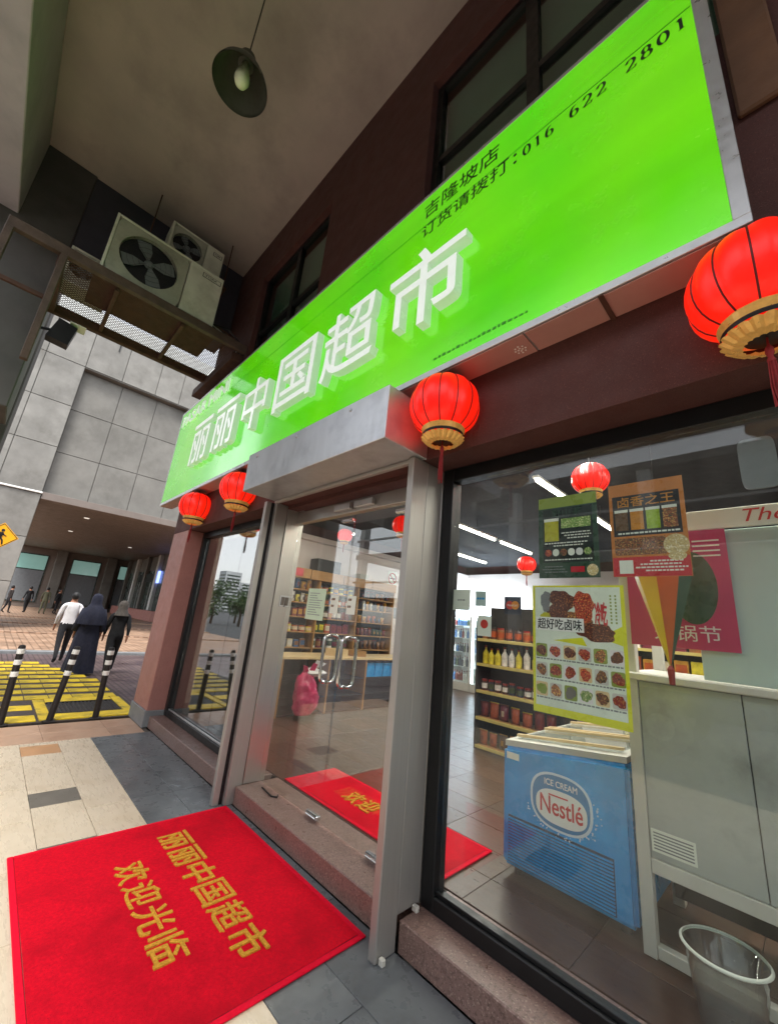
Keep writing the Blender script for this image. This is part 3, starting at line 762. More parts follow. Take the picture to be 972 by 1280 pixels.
# ================================================================== RED WELCOME MATS
def mat_thing(label, x0, x1, y0, y1, z, rows):
    t = thing('door_mat', label, 'mat', ((x0 + x1) / 2, (y0 + y1) / 2, z))
    b = N(); nx, ny = 40, 30; vs = {}
    for i in range(nx + 1):
        for j in range(ny + 1):
            x = x0 + .03 + (x1 - x0 - .06) * i / nx; y = y0 + .03 + (y1 - y0 - .06) * j / ny
            vs[i, j] = b.verts.new((x, y, z + .011 + .0022 * math.sin(x * 6 + y * 3) * math.sin(y * 5 + 1) + .0012 * math.sin(y * 13 - x * 5) + .0022 * math.exp(-((y - y0 - .45 - .10 * (x - x0)) / .035) ** 2)))
    for i in range(nx):
        for j in range(ny): b.faces.new((vs[i, j], vs[i + 1, j], vs[i + 1, j + 1], vs[i, j + 1]))
    obj('pile', b, 'carpet_red', t, smooth=True)
    b = N()
    for (a, c, d, e) in [(x0, x1, y0, y0 + .03), (x0, x1, y1 - .03, y1), (x0, x0 + .03, y0 + .03, y1 - .03), (x1 - .03, x1, y0 + .03, y1 - .03)]: bx(b, a, c, d, e, z + .001, z + .011, .003)
    obj('edging', b, 'carpet_border', t)
    for (s, xa, xb, ya, yb) in rows:
        n = len(s); st = (xb - xa) / n
        for k, c in enumerate(s):
            lettering('woven_character', c, st * .86, (yb - ya), (xa + k * st + st * .05, ya, z + .010), 'carpet_yellow', t, 'up', extrude=.0075, bold=.012)
    return t
mat_thing('red welcome mat with two rows of yellow characters outside the step', -3.645, -1.855, .49, 1.87, .001, [('丽丽中国超市', -3.42, -2.06, 1.27, 1.46), ('欢迎光临', -3.19, -2.24, .955, 1.13)])
mat_thing('red mat lying inside the shop behind the glass doors', -3.57, -1.75, 2.36, 2.94, SZ + .001, [('欢迎', -3.0, -2.62, 2.55, 2.75)])

# ================================================================== LAMP, AIR CONDITIONERS, PLATFORM
lp = thing('pendant_lamp', 'grey enamel dome pendant lamp with pale bulb hanging from the ceiling', 'lamp', (-3.03, .45, 6.2))
lx, ly, lz = -3.03, .45, 6.28
tube(b := N(), [(lx, ly, lz + .45), (lx, ly, CZ - .001)], .006, 8); obj('cable', b, 'wire_black', lp)
K = 1.42
lathe(b := N(), [(r_ * K, z_ * K) for r_, z_ in [(.172, 0), (.170, .015), (.152, .07), (.110, .15), (.062, .20), (.045, .205), (.058, .198), (.105, .145), (.147, .065), (.166, .008)]], (lx, ly, lz), 40, cap=False)
obj('shade', b, 'enamel_grey', lp, smooth=True)
lathe(b := N(), [(r_ * K, z_ * K) for r_, z_ in [(.05, .20), (.05, .285), (.035, .30), (.012, .32)]], (lx, ly, lz), 24); obj('socket_housing', b, 'enamel_grey', lp)
lathe(b := N(), [(r_ * K, z_ * K) for r_, z_ in [(.012, .01), (.036, .02), (.048, .055), (.045, .10), (.030, .15), (.026, .20)]], (lx, ly, lz), 24); obj('bulb', b, 'bulb_glass', lp, smooth=True)

def air_con(label, x, y0, y1, z0, z1, hasfan=True, group='outdoor air conditioner units'):
    """x is the front face, looking towards +X"""
    t = thing('air_conditioner', label, 'air conditioner', (x - .2, (y0 + y1) / 2, z0), group)
    W = y1 - y0; Hh = z1 - z0
    dv = y0 + W * .66; cy_, cz_ = y0 + W * .335, z0 + Hh * .5; fr = min(W * .27, Hh * .40)
    # front with a round fan opening
    b = N(); n = 40
    ring = [(x, cy_ + fr * math.cos(2 * PI * k / n), cz_ + fr * math.sin(2 * PI * k / n)) for k in range(n)]
    def border(a):
        c, s = math.cos(a), math.sin(a)
        ty = ((dv - .012 - cy_) if c > 0 else (cy_ - y0 - .035)) / max(abs(c), 1e-6); tz = ((z1 - .03 - cz_) if s > 0 else (cz_ - z0 - .02)) / max(abs(s), 1e-6)
        q = min(ty, tz); return (x, cy_ + q * c, cz_ + q * s)
    outer = [border(2 * PI * k / n) for k in range(n)]
    va = [b.verts.new(p) for p in ring]; vb = [b.verts.new(p) for p in outer]; vc = [b.verts.new((p[0] - .06, p[1], p[2])) for p in ring]
    for k in range(n):
        b.faces.new((va[k], vb[k], vb[(k + 1) % n], va[(k + 1) % n])); b.faces.new((va[k], va[(k + 1) % n], vc[(k + 1) % n], vc[k]))
    obj('fan_panel', b, 'ac_panel' if hasfan else 'ac_white', t)
    b = N(); bx(b, x - .36, x + .012, y0, y0 + .032, z0, z1, .004); bx(b, x - .36, x + .012, y0 + .034, y1, z1 - .028, z1, .004); bx(b, x - .36, x + .012, y0 + .034, y1, z0, z0 + .018, .004); bx(b, x - .36, x - .34, y0 + .034, y1, z0 + .02, z1 - .03)
    obj('casing', b, 'ac_white', t)
    box('side_cover', x - .33, x + .014, dv, y1, z0 + .02, z1 - .03, 'ac_white', t, bev=.006)
    lathe(b := N(), [(fr * .99, -.07), (fr * .99, -.065)], (x, cy_, cz_), 40, axis='x'); obj('fan_well', b, 'ac_dark', t)
    hub = lathe(N(), [(.03, -.062), (.06, -.058), (.055, -.03), (.03, -.018)], (x, cy_, cz_), 24, axis='x'); hb = obj('fan_hub', hub, 'fan_grey', t)
    for k in range(4):
        b = N(); a0 = k * PI / 2 + .4; pts = []
        for (rr, da) in [(.05, -.25), (fr * .55, -.42), (fr * .93, -.28), (fr * .95, .25), (fr * .6, .38), (.05, .30)]:
            pts.append((x - .045 + .012 * math.sin(da * 2), cy_ + rr * math.cos(a0 + da), cz_ + rr * math.sin(a0 + da)))
        prism(b, pts, (.004, 0, 0)); obj('fan_blade', b, 'fan_grey', t)
    b = N()
    for q in range(1, 6):
        rr = fr * q / 5.2
        tube(b, [(x - .004, cy_ + rr * math.cos(2 * PI * k / 28), cz_ + rr * math.sin(2 * PI * k / 28)) for k in range(29)], .0018, 4, cap=False)
    for q in range(8):
        a = q * PI / 4; tube(b, [(x - .002, cy_ + .04 * math.cos(a), cz_ + .04 * math.sin(a)), (x - .002, cy_ + fr * math.cos(a), cz_ + fr * math.sin(a))], .0018, 4)
    obj('wire_guard', b, 'ac_dark', t)
    lab = box('name_plate', x + .014, x + .018, dv + (y1 - dv) * .38, y1 - .03, z1 - .155, z1 - .08, 'black_print', t, bev=.001)
    box('name_plate_face', x + .0181, x + .0192, dv + (y1 - dv) * .38 + .008, y1 - .038, z1 - .147, z1 - .088, 'ac_white', lab, bev=0)
    lettering('maker_name', 'YORK', (y1 - dv) * .38, .035, (x + .0193, dv + (y1 - dv) * .44, z1 - .135), 'black_print', lab, 'east', extrude=.001, bold=.01)
    return t
air_con('dusty white air conditioner with open fan on the rusty platform', -5.62, -.07, 1.34, 5.59, 6.47)
air_con('smaller air conditioner hung on rods behind the larger unit', -6.06, .56, 1.36, 6.72, 7.32)
air_con('air conditioner half hidden at the left end of the rusty platform', -6.30, -.40, .12, 5.60, 6.15)
for (yy, zb, lb) in [(.33, 6.6, 'thin rod hanging from the ceiling left of the smaller air conditioner'), (1.46, 6.6, 'thin rod hanging from the ceiling right of the smaller air conditioner')]:
    tube(b := N(), [(-6.1, yy, zb), (-6.1, yy, CZ - .001)], .009, 8); tag(obj('hanger_rod', b, 'rust_dark'), lb, 'rod')
box('hanger_tray', -6.46, -6.02, .30, 1.50, 6.68, 6.715, 'rust_dark'); tag(bpy.data.objects['hanger_tray'], 'steel tray carrying the smaller air conditioner', 'tray')
pf = thing('service_platform', 'rusty steel platform with mesh deck carrying the air conditioners', 'platform', (-6.2, .5, 5.4))
box('near_beam', -5.62, -5.54, -.9, 1.87, 5.43, 5.56, 'rust_beam', pf, bev=.006); box('far_beam', -6.86, -6.78, -.44, 1.87, 5.36, 5.50, 'rust_dark', pf, bev=.006)
box('wall_rail', -7.35, -5.625, 1.70, 1.87, 5.28, 5.42, 'rust_dark', pf, bev=.006); box('wall_rail', -6.78, -5.625, -.44, -.36, 5.36, 5.46, 'rust_dark', pf, bev=.006)
box('side_post', -5.60, -5.53, -.90, -.83, 4.75, 5.43, 'rust_beam', pf, bev=.006); box('side_post', -5.60, -5.53, -.42, -.35, 4.0, 5.43, 'rust_beam', pf, bev=.006); box('side_rail', -5.585, -5.545, -.83, -.42, 4.78, 4.83, 'rust_dark', pf, bev=.004)
for yy in (.15, .95): box('cross_bar', -6.78, -5.625, yy, yy + .05, 5.38, 5.43, 'rust_dark', pf, bev=.004)
b = N(); x0, x1, y0, y1 = -6.78, -5.625, -.36, 1.70; st = .034; k = -2
def clip(p, q):
    t0, t1 = 0., 1.
    for (s, d) in ((x0 - p[0], q[0] - p[0]), (p[0] - x1, p[0] - q[0]), (y0 - p[1], q[1] - p[1]), (p[1] - y1, p[1] - q[1])):
        if abs(d) < 1e-9:
            if s > 0: return None
        else:
            tt = s / d
            if d > 0: t0 = max(t0, tt)
            else: t1 = min(t1, tt)
    return None if t0 >= t1 else ((p[0] + (q[0] - p[0]) * t0, p[1] + (q[1] - p[1]) * t0), (p[0] + (q[0] - p[0]) * t1, p[1] + (q[1] - p[1]) * t1))
for s in (1, -1):
    c = -4.
    while c < 10:
        r_ = clip((x0 - 3, y0 + (c - 3) * s - (0 if s > 0 else -2.06)), (x1 + 3, y0 + (c - 3) * s - (0 if s > 0 else -2.06) + s * (x1 - x0 + 6)))
        if r_:
            (ax, ay), (cx_, cy2) = r_; d = Vector((cx_ - ax, cy2 - ay, 0)); 
            if d.length > .02:
                d.normalize(); nn = Vector((-d.y, d.x, 0)) * .005; z = 5.435 + .002 * s
                prism(b, [(ax - nn.x, ay - nn.y, z), (cx_ - nn.x, cy2 - nn.y, z), (cx_ + nn.x, cy2 + nn.y, z), (ax + nn.x, ay + nn.y, z)], (0, 0, .002))
        c += st * 1.414
md = obj('mesh_deck', b, 'rust_dark', pf, kind='stuff')
box('deck_plate', -6.3, -5.63, -.1, 1.40, 5.44, 5.455, 'rust_dark', pf, bev=.002)
for i, (dx, mt_) in enumerate([(0, 'wire_black'), (.05, 'rust_dark'), (.09, 'grey_white'), (.13, 'wire_black')]):
    tube(b := N(), [(-5.75 - dx, 1.34, 5.75 + dx), (-5.75 - dx, 1.60, 5.82 - dx), (-5.75 - dx, 1.80, 5.70), (-5.75 - dx, 1.84, 5.46)], .014, 8); tag(obj('pipe', b, mt_), ['black pipe bent from the large air conditioner to the wall', 'brown pipe bent from the large air conditioner to the wall', 'pale pipe bent from the large air conditioner to the wall', 'second black pipe behind the air conditioner pipes'][i], 'pipe')
fl = thing('flood_light', 'dark box flood light on the column below the platform', 'flood light', (-6.3, -.2, 4.8))
prism(b := N(), [(-6.4, -.33, 4.72), (-6.4, -.10, 4.70), (-6.4, -.06, 4.98), (-6.4, -.26, 5.02)], (.16, 0, 0)); obj('lamp_housing', b, 'black_metal', fl)
box('lamp_lens', -6.42, -6.22, -.15, .02, 5.022, 5.03, 'white_paint', fl, bev=0); tube(b := N(), [(-6.32, -.30, 4.85), (-6.6, -.45, 4.95)], .02, 8); obj('lamp_arm', b, 'black_metal', fl)

# ================================================================== INSIDE THE SHOP
# strip lights: emissive tubes with a lamp of their own
def strip_light(x, y0, y1, z, label, power=12.5, mat='tube_lit', col=(1, .93, .82)):
    t = thing('strip_light', label, 'light', (x, (y0 + y1) / 2, z), 'strip lights on the dark shop ceiling')
    box('fitting', x - .035, x + .035, y0, y1, z + .022, z + .05, 'white_paint', t, bev=.004)
    tube(b := N(), [(x, y0 + .03, z), (x, y1 - .03, z)], .016, 10); obj('lit_tube', b, mat, t)
    tube(b := N(), [(x, (y0 + y1) / 2, z + .05), (x, (y0 + y1) / 2, 3.449)], .004, 6); obj('suspension', b, 'wire_black', t)
    ld = bpy.data.lights.new('strip_lamp', 'AREA'); ld.shape = 'RECTANGLE'; ld.size = .05; ld.size_y = (y1 - y0); ld.energy = power; ld.color = col
    lo = bpy.data.objects.new('strip_lamp', ld); COL.objects.link(lo); lo.parent = t; lo.location = (0, 0, -.02)
    return t
strip_light(-3.67, 4.90, 6.10, 3.2, 'lit strip light over the gondola shelves')
strip_light(-3.67, 6.25, 7.45, 3.2, 'lit strip light farther back in the row over the gondola shelves')
strip_light(-1.80, 3.75, 4.95, 3.2, 'lit strip light over the freezer behind the green poster')
strip_light(-1.80, 5.10, 6.30, 3.2, 'lit strip light farther back in the row over the freezer')
strip_light(-5.30, 7.2, 8.4, 3.25, 'lit strip light over the back coolers', power=9)
strip_light(-5.45, 2.75, 3.95, 3.3, 'added lit strip light out of view above the counter')  # unseen fitting added to light the front of the shop
strip_light(-1.2, 2.5, 3.5, 3.3, 'added lit strip light out of view above the freezer', power=15)  # added out of sight to brighten the freezer front
strip_light(.35, 2.5, 3.5, 3.3, 'added lit strip light out of view above the steel cabinet', power=10)  # added out of sight to brighten the cabinet side of the window
strip_light(.6, 3.9, 5.1, 3.25, 'lit strip light over the steel display cabinet')
# products -----------------------------------------------------------------
PROTO = {}
def proto_pack(kind, mat, w_, h, d):
    key = (kind, mat.name if hasattr(mat, 'name') else mat, w_, h, d)
    return key
def product(kind, loc, w_, h, mat, label, group, rz=0.0, d=None):
    """jar / bottle / pouch / carton standing at loc; look-alikes share their meshes"""
    d = d or w_ * .5
    key = (kind, mat.name, w_, h, d)
    if key in PROTO: 
        c = copy_tree(PROTO[key], None, loc, rz); c['label'] = label; c['group'] = group; c.scale = (random.uniform(.9, 1.05), random.uniform(.9, 1.05), random.uniform(.8, 1.12)); return c
    t = thing({'jar': 'jar', 'bottle': 'bottle', 'pouch': 'snack_pouch', 'carton': 'carton'}[kind], label, {'jar': 'jar', 'bottle': 'bottle', 'pouch': 'snack', 'carton': 'carton'}[kind], loc, group)
    x, y, z = loc; r = w_ / 2
    if kind == 'jar':
        lathe(b := N(), [(r * .92, 0), (r, h * .06), (r, h * .78), (r * .85, h * .84)], loc, 14); obj('jar_body', b, mat, t)
        lathe(b := N(), [(r * .9, h * .84), (r * .92, h * .86), (r * .9, h)], loc, 14); obj('lid', b, random.choice(['lid_black', 'lid_red']), t)
        lathe(b := N(), [(r * 1.015, h * .2), (r * 1.015, h * .65)], loc, 14, cap=False); obj('jar_label', b, random.choice(PACK), t)
    elif kind == 'bottle':
        lathe(b := N(), [(r * .95, 0), (r, h * .04), (r, h * .55), (r * .35, h * .78), (r * .33, h * .9)], loc, 14); obj('bottle_body', b, mat, t)
        lathe(b := N(), [(r * .42, h * .9), (r * .42, h)], loc, 12); obj('cap', b, 'lid_red', t)
    elif kind == 'pouch':
        b = N(); nz = 6; rows = []
        for i in range(nz + 1):
            u = i / nz; th = d * .5 * math.sin(PI * min(1, max(.0, u)) ** .8) + .003; ww = r * (1 - .05 * math.sin(PI * u))
            rows.append([b.verts.new((x - ww, y, z + h * u)), b.verts.new((x - ww * .3, y - th, z + h * u)), b.verts.new((x + ww * .3, y - th, z + h * u)), b.verts.new((x + ww, y, z + h * u)), b.verts.new((x, y + th, z + h * u))])
        for a, c in zip(rows, rows[1:]):
            for k in range(5): b.faces.new((a[k], a[(k + 1) % 5], c[(k + 1) % 5], c[k]))
        b.faces.new(rows[0][::-1]); b.faces.new(rows[-1]); obj('pouch_body', b, mat, t, smooth=True)
        box('top_seal', x - r * .98, x + r * .98, y - .003, y + .003, z + h * .99, z + h * 1.06, random.choice(PACK), t, bev=0)
        box('front_label', x - r * .28, x + r * .28, y - d * .5 - .005, y - d * .5 - .0035, z + h * .3, z + h * .65, random.choice(PACK), t, bev=0)
    else:
        box('carton_body', x - r, x + r, y - d / 2, y + d / 2, z, z + h, mat, t, bev=.003)
        box('carton_front', x - r * .8, x + r * .8, y - d / 2 - .0015, y - d / 2 - .0005, z + h * .25, z + h * .8, random.choice(PACK), t, bev=0)
    t.rotation_euler.z = rz
    PROTO[key] = t
    return t
# gondola shelves facing the window
def gondola(name, label, x0, x1, y, zs, th=.38):
    t = thing(name, label, 'shelf', ((x0 + x1) / 2, y, SZ))
    box('back_panel', x0 + .01, x1 - .01, y + th - .02, y + th, SZ + .05, zs[-1] + .45, 'dark_shelf', t)
    for xx in (x0, x1 - .03): box('upright', xx, xx + .03, y + .02, y + th + .02, SZ + .002, zs[-1] + .25, 'dark_shelf', t)
    for z in zs:
        s_ = box('shelf_board', x0 + .032, x1 - .032, y + .008, y + th - .022, z - .025, z, 'wood_light', t)
        box('price_strip', x0 + .032, x1 - .032, y, y + .006, z - .035, z + .004, 'price_strip', s_)
    return t
GZ = [.20, .535, .865, 1.205, 1.53]
gondola('gondola_shelf', 'dark shop shelf with yellow price strips left of the menu poster', -3.30, -2.10, 5.0, GZ)
kinds = [('pouch', .12, .17, [0, 4, 6]), ('pouch', .13, .19, [4, 8, 0]), ('jar', .085, .14, [6, 3]), ('bottle', .085, .24, [7, 7, 10]), ('jar', .10, .17, [6, 11])]
names = ['bottom', 'second', 'third', 'fourth', 'top']
for k, z in enumerate(GZ):
    kd, ww, hh, ms = kinds[k]; x = -3.20
    while x < -2.16:
        product(kd, (x, 5.10 + random.uniform(0, .02), z + .001), ww, hh, PACK[random.choice(ms)], {'pouch': 'small packet', 'jar': 'dark jar', 'bottle': 'yellow bottle'}[kd] + ' on the %s shelf of the gondola near the poster' % names[k], 'goods on the %s gondola shelf' % names[k], random.uniform(-.15, .15))
        x += ww + random.uniform(.01, .03)
gondola('gondola_shelf', 'dark shop shelf standing behind the freezer', -2.0, .2, 6.4, [.20, .55, .9, 1.25, 1.6])
for k, z in enumerate([.20, .55, .9, 1.25, 1.6]):
    x = -1.9
    while x < .1:
        product('carton', (x, 6.52, z + .001), .15, .22, PACK[random.randrange(12)], 'carton on the %s shelf behind the freezer' % names[k], 'cartons on the %s shelf behind the freezer' % names[k]); x += .175
# counter --------------------------------------------------------------------
ct = thing('checkout_counter', 'wooden checkout counter with dark open shelves in front', 'counter', (-5.9, 5.0, SZ))
box('counter_top', -6.25, -5.56, 3.35, 6.4, .96, 1.0, 'wood_top', ct, bev=.004)
box('counter_back', -6.22, -6.19, 3.37, 6.38, SZ + .002, .958, 'wood_light', ct)
for yy in (3.37, 4.25, 5.06, 6.34): box('divider', -6.188, -5.60, yy, yy + .035, SZ + .002, .958, 'wood_light', ct)
for a, c in ((3.41, 4.24), (4.29, 5.05), (5.10, 6.33)):
    box('dark_liner', -6.185, -6.17, a, c, SZ + .003, .957, 'dark_shelf', ct)
    for z in (SZ + .03, .40, .66): box('shelf_board', -6.165, -5.62, a, c, z - .02, z, 'dark_shelf', ct)
for k in range(4):
    b = bx(N(), -5.90, -5.66, 5.16 + k * .20, 5.34 + k * .20, .662, .90, .006)
    t = obj('storage_box', b, 'freezer_blue'); tag(t, 'blue storage box on the upper counter shelf', 'box', 'blue boxes under the counter')
for k, (yy, w_, h, m_) in enumerate([(4.5, .28, .12, 'wood_top'), (4.95, .22, .10, 'wood_light')]):
    t = thing('display_crate', ['pale wooden crate on the checkout counter', 'smaller wooden crate on the checkout counter'][k], 'crate', (-5.75, yy, 1.001))
    bx(b := N(), -5.90, -5.62, yy - w_ / 2, yy + w_ / 2, 1.001, 1.015); obj('crate_base', b, m_, t)
    b = N(); bx(b, -5.90, -5.885, yy - w_ / 2, yy + w_ / 2, 1.016, 1.0 + h); bx(b, -5.635, -5.62, yy - w_ / 2, yy + w_ / 2, 1.016, 1.0 + h); obj('crate_side', b, m_, t)
    b = N(); bx(b, -5.884, -5.636, yy - w_ / 2, yy - w_ / 2 + .012, 1.016, 1.0 + h); bx(b, -5.884, -5.636, yy + w_ / 2 - .012, yy + w_ / 2, 1.016, 1.0 + h); obj('crate_end', b, m_, t)
# bags hung on the counter
from mathutils import noise as mn
def bag(name, label, c, w_, h, d, mat, prof, tips):
    """crumpled carrier bag: uneven rings, pulled up into two knotted ears"""
    t = thing(name, label, 'bag', c)
    b = N(); n = 40; rings = []; m = len(prof) * 3
    for i in range(m):
        u = i / (m - 1); q = u * (len(prof) - 1); j = min(int(q), len(prof) - 2); r = prof[j] + (prof[j + 1] - prof[j]) * (q - j)
        ring = []
        for k in range(n):
            a = 2 * PI * k / n; z = c[2] + h * u
            p = Vector((c[0] + d * r * math.cos(a), c[1] + w_ * r * math.sin(a) + .05 * w_ * math.sin(u * 5), z))
            f = mn.noise(p * 9) * .035 + mn.noise(p * 24) * .016
            ring.append(b.verts.new(p + Vector((math.cos(a), math.sin(a), .4)) * f * (1 if 0 < i < m - 1 else .4)))
        rings.append(ring)
    for p, q in zip(rings, rings[1:]):
        for k in range(n): b.faces.new((p[k], p[(k + 1) % n], q[(k + 1) % n], q[k]))
    b.faces.new(rings[0][::-1]); b.faces.new(rings[-1]); obj('bag_body', b, mat, t, smooth=True)
    for (dy, dz) in tips:
        p0 = Vector((c[0] + .02, c[1] + dy * .4, c[2] + h * .93)); p1 = Vector((c[0] + .05, c[1] + dy, c[2] + h + dz))
        b = N(); nn = 8
        for i in range(nn):
            pass
        prism(b, [p0 + Vector((0, -.05, 0)), p0 + Vector((.01, .05, 0)), p1 + Vector((.02, .035, 0)), p1 + Vector((0, -.03, .02))], (-.006, 0, .004)); obj('bag_handle', b, mat, t)
bag('shopping_bag', 'pink plastic bag hanging in front of the counter', (-5.43, 3.74, .20), .44, .62, .26, 'bag_pink', [.30, .46, .50, .46, .40, .28, .12], [(-.10, .06), (.08, .09)])
bag('shopping_bag', 'white plastic bag above the pink bag', (-5.44, 3.86, .72), .46, .15, .22, 'bag_white', [.12, .34, .46, .40, .22, .10], [(.12, .05), (.02, .08)])
# wall shelving behind the counter (faces +X)
ws = thing('wall_shelf', 'tall shelf unit of goods behind the checkout counter', 'shelf', (-6.75, 5.1, SZ))
for yy in (3.5, 4.55, 5.55, 6.62): box('upright', -6.94, -6.60, yy, yy + .03, SZ + .002, 2.30, 'wood_light', ws)
box('back_panel', -6.945, -6.925, 3.54, 6.6, SZ + .01, 2.3, 'dark_shelf', ws)
WZ = [1.05, 1.33, 1.60, 1.86, 2.10]
for z in WZ:
    for a, c in ((3.535, 4.545), (4.585, 5.545), (5.585, 6.615)): box('shelf_board', -6.92, -6.61, a, c, z - .02, z, 'wood_light', ws)
for a, c in ((3.5, 4.3), (4.32, 5.1), (5.12, 5.9), (5.92, 6.66)): 
    box('top_box', -6.93, -6.58, a, c, 2.305, 2.49, 'wood_light', ws, bev=.005)
for k, z in enumerate(WZ):
    for sec, (a, c) in enumerate(((3.6, 4.5), (4.63, 5.5), (5.63, 6.55))):
        y = a; kd = random.choice(['jar', 'carton', 'pouch']) if sec < 2 else 'pouch'; ww = random.choice([.09, .11, .13]); hh = random.choice([.14, .17, .19])
        sub = PACK[:]; random.shuffle(sub); sub = sub[:3]
        while y < c:
            product(kd, (-6.72, y, z + .001), ww, hh, sub[random.randrange(3)], {'jar': 'small jar', 'carton': 'small carton', 'pouch': 'small pouch'}[kd] + ' on the %s row of wall shelf bay %s' % (names[k], ['by the window', 'behind the counter', 'by the no smoking sign'][sec]), 'goods in wall shelf row %s %d' % (names[k], sec), PI / 2, d=.07)
            y += ww + random.uniform(.008, .03)
box('speaker_box', -6.90, -6.62, 4.45, 5.02, 2.495, 2.74, 'black_metal'); tag(bpy.data.objects['speaker_box'], 'black box on top of the wooden shelf boxes', 'box')
box('small_box', -6.86, -6.66, 5.6, 5.85, 2.495, 2.61, 'grey_white'); tag(bpy.data.objects['small_box'], 'small grey box on top of the wooden shelf boxes', 'box')
box('red_notice', -6.575, -6.57, 3.72, 4.12, 2.33, 2.47, 'poster_red'); tag(bpy.data.objects['red_notice'], 'red notice stuck on the wooden shelf box', 'notice')
ns = thing('no_smoking_sign', 'round red no smoking sign on the white wall', 'sign', (-6.945, 6.85, 2.5))
box('sign_sheet', -6.948, -6.944, 6.70, 7.02, 2.42, 2.86, 'paper_white', ns, bev=0)
b = N(); tube(b, [(-6.94, 6.86 + .125 * math.cos(2 * PI * k / 32), 2.68 + .125 * math.sin(2 * PI * k / 32)) for k in range(33)], .012, 6, cap=False); obj('red_ring', b, 'logo_red', ns)
tube(b := N(), [(-6.939, 6.86 - .085, 2.68 + .085), (-6.939, 6.86 + .085, 2.68 - .085)], .011, 6); obj('red_bar', b, 'logo_red', ns)
box('cigarette', -6.943, -6.941, 6.77, 6.95, 2.665, 2.695, 'black_print', ns, bev=0)
box('grey_panel', -6.948, -6.94, 6.75, 7.15, 1.75, 2.0, 'grey_stone'); tag(bpy.data.objects['grey_panel'], 'grey meter panel on the white wall below the no smoking sign', 'panel')
# lit coolers at the back
def cooler(x0, x1, label):
    y0 = 9.2
    t = thing('drink_cooler', label, 'cooler', ((x0 + x1) / 2, 9.5, SZ), 'lit drink coolers at the back wall')
    box('plinth', x0, x1, y0 + .03, 9.85, SZ + .002, .34, 'grey_white', t); box('header', x0, x1, y0 + .02, 9.85, 2.02, 2.25, 'cool_lit', t)
    box('side_panel', x0, x0 + .03, y0 + .02, 9.85, .342, 2.018, 'white_paint', t); box('side_panel', x1 - .03, x1, y0 + .02, 9.85, .342, 2.018, 'white_paint', t); box('back_panel', x0 + .03, x1 - .03, 9.82, 9.85, .342, 2.018, 'white_paint', t)
    tube(b := N(), [(x0 + .05, y0 + .08, .36), (x0 + .05, y0 + .08, 2.0)], .018, 8); obj('lit_tube', b, 'cool_lit', t)
    dr = box('cooler_door', x0 + .035, x1 - .035, y0, y0 + .012, .36, 2.0, 'shop_glass', t, bev=0); box('door_handle', x1 - .09, x1 - .07, y0 - .03, y0 - .002, .9, 1.4, 'aluminium', dr)
    for z in (.36, .72, 1.08, 1.44, 1.76):
        box('wire_shelf', x0 + .035, x1 - .035, y0 + .12, 9.8, z - .012, z, 'grey_white', t)
        x = x0 + .09
        while x < x1 - .07:
            product('bottle', (x, y0 + .2, z + .001), .07, .24, PACK[random.choice([3, 9, 0, 2, 10])], 'drink bottle on the %s shelf of the %s' % ({.36: 'bottom', .72: 'second', 1.08: 'third', 1.44: 'fourth', 1.76: 'top'}[z], label), 'bottles on one shelf of the ' + label); x += .078
cooler(-6.92, -6.25, 'lit drink cooler against the side wall'); cooler(-6.24, -5.57, 'lit drink cooler standing between two others'); cooler(-5.56, -4.9, 'lit drink cooler farthest from the side wall')

# ------------------------------------------------------------------ ice cream freezer
fz = thing('ice_cream_freezer', 'blue ice cream chest freezer behind the window', 'freezer', (-1.21, 3.4, SZ))
FX0, FX1, FB, FD = -1.595, -.815, 2.795, 4.0
prism(b := N(), [(FX0, FB, .19), (FX1, FB, .19), (FX1, FB, .96), (FX0, FB, .865)], (0, FD - FB, 0))
bmesh.ops.recalc_face_normals(b, faces=b.faces); bmesh.ops.bevel(b, geom=list(b.edges), offset=.022, segments=3, affect='EDGES'); obj('cabinet', b, 'freezer_blue', fz)
prism(b := N(), [(FX0 + .01, FB + .015, .869), (FX1 - .01, FB + .015, .962), (FX1 - .01, FB + .015, .995), (FX0 + .01, FB + .015, .905)], (0, FD - FB - .03, 0)); obj('top_rim', b, 'grey_white', fz)
for k in range(2):
    prism(b := N(), [(FX0 + .06, FB + .10 + k * .5, .913), (FX1 - .06, FB + .10 + k * .5, .995), (FX1 - .06, FB + .10 + k * .5, 1.005), (FX0 + .06, FB + .10 + k * .5, .923)], (0, .46, 0)); ld = obj('sliding_lid', b, 'shop_glass', fz)
    for q in (0, 1):
        yy = FB + .10 + k * .5 + q * .43
        prism(b := N(), [(FX0 + .05, yy, .924), (FX1 - .05, yy, 1.007), (FX1 - .05, yy, 1.022), (FX0 + .05, yy, .94)], (0, .03, 0)); obj('lid_frame', b, 'wood_top', ld)
for xx in (FX0 + .08, FX1 - .08):
    lathe(b := N(), [(.03, 0), (.03, .05)], (xx, FB + .08, SZ + .001), 12); obj('foot', b, 'black_rubber', fz)
